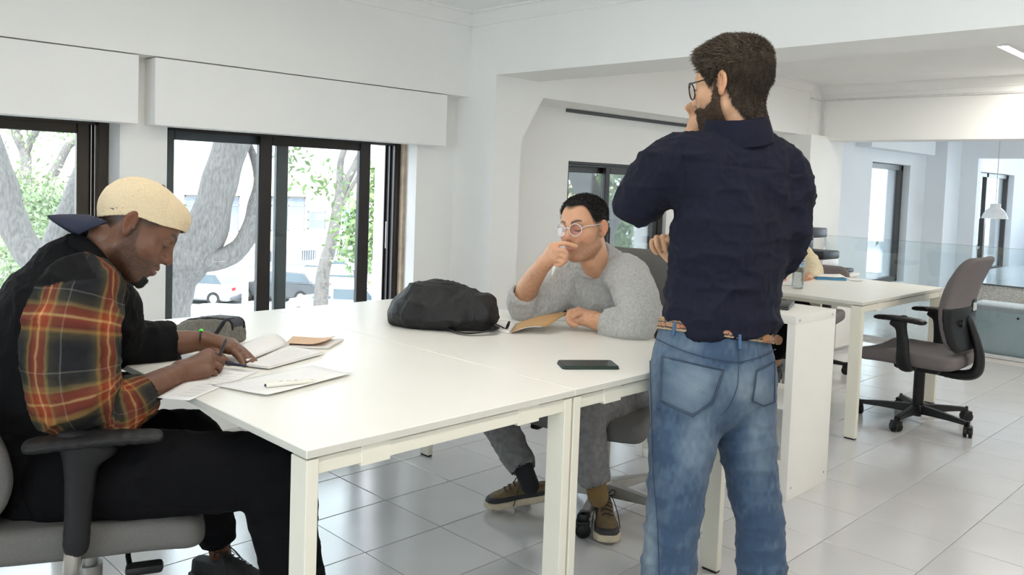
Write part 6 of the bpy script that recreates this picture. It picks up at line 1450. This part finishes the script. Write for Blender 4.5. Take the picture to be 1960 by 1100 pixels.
tree('leaning grey tree trunk at the right edge of the left window',
     [([on_ground(q), P(95, 600, 8.5), P(112, 500, 8.5), P(140, 425, 8.5), P(168, 350, 8.6), P(190, 270, 8.7), P(220, 120, 8.8)], [.30, .26, .22, .19, .17, .15, .12])],
     [([P(60, 390, 13), P(90, 420, 13), P(40, 350, 13.5), P(100, 470, 13), P(60, 500, 12), P(20, 540, 12), P(85, 370, 14), P(110, 400, 13)], (.40, .40, .20), 3600, .10, M_LEAF2)], 5)
tree('curved slender tree trunk at the left edge of the picture',
     [([on_ground(P(190, 900, 7.7)), P(175, 700, 7.7), P(140, 570, 7.6), P(78, 508, 7.5), P(42, 462, 7.5), P(20, 412, 7.5), P(4, 350, 7.5), P(-18, 290, 7.5), P(-70, 120, 7.6)], [.17, .16, .15, .135, .13, .13, .125, .12, .09])],
     [([P(30, 440, 16), P(70, 460, 16), P(10, 500, 15), P(55, 540, 15), P(5, 400, 17)], (.5, .5, .22), 2400, .11, M_LEAF2)], 7)
for k, (lb, l1, l2) in enumerate([('thin forked tree far behind the left window', [(48, 420), (49, 330), (48, 295), (30, 255), (18, 200)], [(48, 295), (62, 262), (78, 235), (90, 180)]),
                                  ('thin leaning tree behind the left window foliage', [(90, 440), (94, 355), (112, 315), (130, 280), (150, 262), (190, 180)], None)]):
    d = 19.+2.5*k; ls = [([on_ground(P(*l1[0], d))]+[P(u, v, d) for u, v in l1], [.16]+list(np.linspace(.15, .07, len(l1))))]
    if l2: ls.append(([P(u, v, d) for u, v in l2], list(np.linspace(.09, .05, len(l2)))))
    tree(lb, ls, [([[P(40, 250, 19), P(65, 250, 19)], [P(150, 245, 20), P(165, 235, 20)]][k], (.28, .28, .2), 160, .16, M_LEAF2)], 11+k)
d = 30.
tree('slim pale tree in the right half of the sliding window',
     [([on_ground(P(612, 540, d)), P(618, 528, d), P(630, 480, d), P(642, 425, d), P(646, 395, d), P(660, 355, d), P(682, 312, d), P(700, 270, d), P(720, 200, d)], [.26, .25, .22, .20, .19, .16, .13, .11, .08]),
      ([P(646, 395, d), P(650, 350, d), P(652, 310, d), P(662, 275, d), P(680, 200, d)], [.14, .13, .12, .10, .06]), ([P(650, 400, d), P(672, 360, d), P(690, 330, d)], [.10, .08, .06])],
     [([P(676, 430, 28), P(682, 460, 28), P(690, 440, 28), P(720, 380, 26), P(716, 440, 26), P(718, 490, 26), P(722, 340, 26), P(700, 470, 27)], (.35, .35, .45), 1300, .28, M_LEAF), ([P(680, 190, d), P(720, 200, d)], (1.5, 1.5, .6), 600, .3, M_LEAF)], 17)
tree('pale leafy tree behind the bay window',
     [([on_ground(P(1150, 600, 12)), P(1145, 470, 12), P(1132, 390, 12), P(1112, 330, 12), P(1090, 260, 12), P(1070, 120, 12)], [.26, .24, .2, .18, .16, .1]), ([P(1150, 470, 12), P(1190, 380, 12.5), P(1205, 300, 12.5), P(1200, 180, 12.5)], [.12, .10, .08, .05])],
     [([P(1130, 380, 16), P(1160, 420, 16), P(1200, 380, 16), P(1215, 440, 16), P(1150, 340, 17), P(1190, 470, 15), P(1230, 420, 16), P(1110, 430, 16), P(1220, 350, 17)], (.7, .7, .42), 3600, .18, M_LEAF2)], 23)
tree('pale leafy tree beyond the far room windows',
     [([gnd(19.5, 9.5), (19.4, 9.4, -1), (19.2, 9.3, 1), (18.8, 9.2, 3.2)], [.25, .22, .18, .1]), ([(19.4, 9.4, -.6), (20.2, 9.8, .6), (20.4, 10, 2)], [.12, .1, .06])],
     [([(17.5, 8.5, .8), (18.5, 9, 1.6), (20, 9.4, .9), (21.5, 10, 1.4), (23, 10, .6), (25, 10.5, 1.2), (27, 11, .8), (29, 11, 1.3), (19, 9, .2), (22, 10, -.2)], (.8, .6, .5), 5200, .22, M_LEAF2)], 29)

# apartment block across the car park
YB = 48.0; bl = empty('building', (26, YB, ZG)); tag(bl, 'white building with a window band across the car park', 'building')
M_BW = mat('facade_white', (.70, .69, .66), .9, var=.04, vscale=.8); M_BY = mat('facade_cream', (.72, .60, .42), .9, var=.05, vscale=.8); M_BG = mat('facade_glass', (.16, .19, .23), .25, var=.3, vscale=1.2); M_BF = mat('facade_frame', (.22, .21, .22), .6); M_OR = mat('facade_orange', (.70, .40, .16), .9)
def part(name, x0, x1, y0, y1, z0, z1, m, par=None): return boxo(name, x0, x1, y0, y1, z0, z1, m, par or bl)
part('wall', -20, 62, YB, YB+8, ZG, 4.6, M_BW); part('cornice_band', -20, 62, YB-.35, YB, -.16, 1.25, M_BY); part('roof_edge', -20, 62, YB-.5, YB+8, 4.6, 4.9, M_BW); part('balcony_slab', 8, 34, YB-1.3, YB, -3.55, -3.35, M_BW)
part('garden_wall', 20.5, 30, YB-.12, YB, -3.35, -2.45, M_BY)
for (x0, x1, z0, z1, nx) in [(20.7, 22.2, -2.45, -.2, 1), (22.6, 24.2, -2.45, -.2, 2), (24.5, 25.9, -2.45, -.2, 1), (26.4, 28.9, -2.45, -.2, 2), (29.1, 30.5, -2.35, -1.15, 1), (31.8, 33.1, -2.45, -1.0, 1), (15.5, 17.5, -2.4, -.3, 2), (11.8, 14, -2.4, -.3, 2), (38, 40, -2.4, -.4, 2), (43, 45.5, -2.4, -.4, 2)]:
    b = B(); t = .07; b.box(x0, x0+t, YB-.06, YB, z0, z1); b.box(x1-t, x1, YB-.06, YB, z0, z1); b.box(x0, x1, YB-.06, YB, z1-t, z1); b.box(x0, x1, YB-.06, YB, z0, z0+t); b.box(x0, x1, YB-.06, YB, z1-.62, z1-.55)
    for k in range(1, nx): xm = x0+(x1-x0)*k/nx; b.box(xm-t/2, xm+t/2, YB-.06, YB, z0, z1)
    w = b.obj('window', M_BF, bl); boxo('pane', x0+t, x1-t, YB-.03, YB-.01, z0+t, z1-t, M_BG, w)
rl = B(); rl.box(20.5, 30, YB-1.28, YB-1.22, -2.42, -2.36); xx = 20.5
while xx < 30: rl.box(xx-.02, xx+.02, YB-1.27, YB-1.23, -3.35, -2.4); xx += .28
rl.obj('railing', mat('rail_white', (.62, .55, .45), .6), bl)
for x0 in (25.8, 28.8, 31.55):
    b = B()
    for k in range(6): b.box(x0+k*.17, x0+k*.17+.05, YB-.06, YB-.02, -4.45, -3.8)
    v = part('vent_opening', x0-.05, x0+.98, YB-.02, YB+.01, -4.45, -3.8, M_BG); o = b.obj('vent_bars', M_BW, v)
for k in range(4): part('step', 17.6+k*.35, 20.4, YB-2.6+k*.3, YB-2.3+k*.3, ZG, ZG+.25*(k+1), M_BW)
part('orange_porch', 9.6, 11.4, YB-4, YB-.2, -2.5, -.6, M_OR); part('porch_roof', 9.2, 11.8, YB-4.3, YB, -.6, -.4, M_BY)
o = B().cyl((15.7, 30.6, ZG), (15.7, 30.6, 4.5), .13, .10, n=14).cyl((15.7, 30.6, ZG), (15.7, 30.6, ZG+.5), .19, n=14).obj('lamp_post', mat('post_white', (.75, .74, .72), .5), None, angle=40); tag(o, 'tall white lamp post between the parked cars', 'lamp post')
o = B().cyl((16.2, 38, ZG), (16.2, 38, -1.9), .04, n=8).obj('sign_post', mat('post_grey', (.35, .35, .36), .5), None); tag(o, 'thin grey post standing on the car park', 'post')
# pale post outside the right jamb of the sliding window
o = B().box(2.39, 2.60, 3.10, 3.14, ZG, 2.8, .004).obj('facade_fin', mat('fin_stone', (.66, .56, .49), .9, var=.06), None, angle=40); tag(o, 'pale stone pilaster just outside the open right sash', 'pilaster')
# parked cars
def car(loc, hd, paint, label, kind='sedan', s=1.0):
    c = empty('parked_car'); tag(c, label, 'car', 'parked cars'); m = mat('car_'+str(paint), paint, .3, var=.03, coat=.6); L, Wd = 4.35*s, .86
    rear = {'sedan': (-1.42, -1.95), 'hatch': (-1.85, -2.0)}[kind]
    low = [(-2.17, .38), (-2.18, .72), (-2.08, .92), (rear[1]+.1, .97), (.95, .95), (1.75, .84), (2.12, .68), (2.18, .45), (2.1, .22), (-2.05, .22)]
    b = B(); b.prism(low, -Wd, Wd, 'y'); bmesh.ops.bevel(b.bm, geom=[e for e in b.bm.edges], offset=.07, segments=3, affect='EDGES'); b.obj('body', m, c, angle=35)
    b = B(); v = []
    for y, zt, ins in ((-Wd+.03, .93, 0), (-Wd+.20, 1.42, 1)):
        pass
    def ring(y, t): return [(rear[1]+.12+(rear[0]-rear[1]-.12)*t, y, .93+.47*t), (-.1, y, .93+.53*t), (.25, y, .93+.50*t), (1.05-.70*t, y, .93+.47*t)]
    sec = [ring(-Wd+.05, 0), ring(-Wd+.12, .5), ring(-Wd+.22, 1), ring(Wd-.22, 1), ring(Wd-.12, .5), ring(Wd-.05, 0)]
    V = [[b.bm.verts.new(q) for q in r] for r in sec]
    for a, d_ in zip(V, V[1:]):
        for i in range(3): b.bm.faces.new((a[i], a[i+1], d_[i+1], d_[i]))
    for i in (0, 3): b.bm.faces.new([r[i] for r in V])
    b.obj('roof', m, c, angle=25)
    MG = mat('car_glass', (.05, .07, .085), .08, var=.1); x0r, x1r = rear[1]+.2, rear[0]+.06
    for sy in (-1, 1):
        for (a, d_, e, f_) in [(x0r+.06, .0, x1r+.05, .02), (.10, .92, .10, .34)]:
            b = B(); b.bm.faces.new([b.bm.verts.new(q) for q in ((a, sy*(Wd-.055), .98), (d_, sy*(Wd-.055), .98), (f_, sy*(Wd-.195), 1.36), (e, sy*(Wd-.195), 1.36))]); o = b.obj('side_window', MG, c); md = o.modifiers.new('thickness', 'SOLIDIFY'); md.thickness = .03
    for (xa, xb) in ((1.04, .37), (rear[1]+.13, rear[0]-.01)):
        b = B(); b.bm.faces.new([b.bm.verts.new(q) for q in ((xa, -Wd+.14, .97), (xa, Wd-.14, .97), (xb, Wd-.27, 1.37), (xb, -Wd+.27, 1.37))]); o = b.obj('windscreen', MG, c); md = o.modifiers.new('thickness', 'SOLIDIFY'); md.thickness = .05
    for x in (-1.32, 1.36):
        for sy in (-1, 1):
            w = B().cyl((x, sy*(Wd-.20), .31), (x, sy*(Wd+.005), .31), .31, n=24).obj('wheel', mat('tyre', (.02, .02, .02), .8), c, angle=40)
            B().cyl((x, sy*(Wd-.05), .31), (x, sy*(Wd+.015), .31), .20, .18, n=16).obj('hub', mat('hub_alloy', (.5, .5, .52), .35, metal=.5), w, angle=40)
    for sy in (-1, 1):
        boxo('tail_light', -2.19, -2.10, sy*.62-.16, sy*.62+.16, .70, .84, mat('tail_red', (.35, .03, .03), .3), c, bev=.02); boxo('head_light', 2.02, 2.14, sy*.60-.16, sy*.60+.16, .60, .72, mat('lamp_clear', (.7, .72, .74), .15), c, bev=.02)
    boxo('number_plate', -2.205, -2.185, -.26, .26, .50, .61, mat('plate_white', (.75, .75, .72), .5), c); boxo('bumper', -2.24, -2.0, -.80, .80, .28, .46, mat('bumper_dark', (.09, .09, .10), .6), c, bev=.05)
    a = math.atan2(hd[1], hd[0]); c.location = (loc[0], loc[1], ZG); c.rotation_euler = (0, 0, a); return c
car((19.4, 34.2), (-.60, .80), (.055, .058, .065), 'dark grey sedan parked in front of the slim tree')
car((22.6, 34.8), (-.60, .80), (.70, .70, .70), 'white hatchback parked right of the dark sedan', 'hatch')
car((24.4, 38.6), (-.75, .66), (.72, .72, .71), 'white sedan parked behind the white hatchback')
car((15.9, 35.7), (-.60, .80), (.42, .45, .47), 'silver sedan parked left of the dark sedan')
car((17.5, 41.6), (.25, .97), (.50, .51, .53), 'silver hatchback parked with its red tail lights showing', 'hatch')
car((12.8, 34.8), (-.35, .94), (.10, .16, .30), 'blue hatchback at the left edge of the sliding window', 'hatch')
car((11.7, 25.6), (-.80, .60), (.58, .66, .70), 'pale blue hatchback nearest the building', 'hatch', 1.0)
car((8.2, 28.6), (-.70, .71), (.68, .70, .72), 'white car with its bonnet just above the table edge')
car((18.6, 28.2), (-.70, .71), (.30, .40, .52), 'light blue car whose roof shows just above the table')
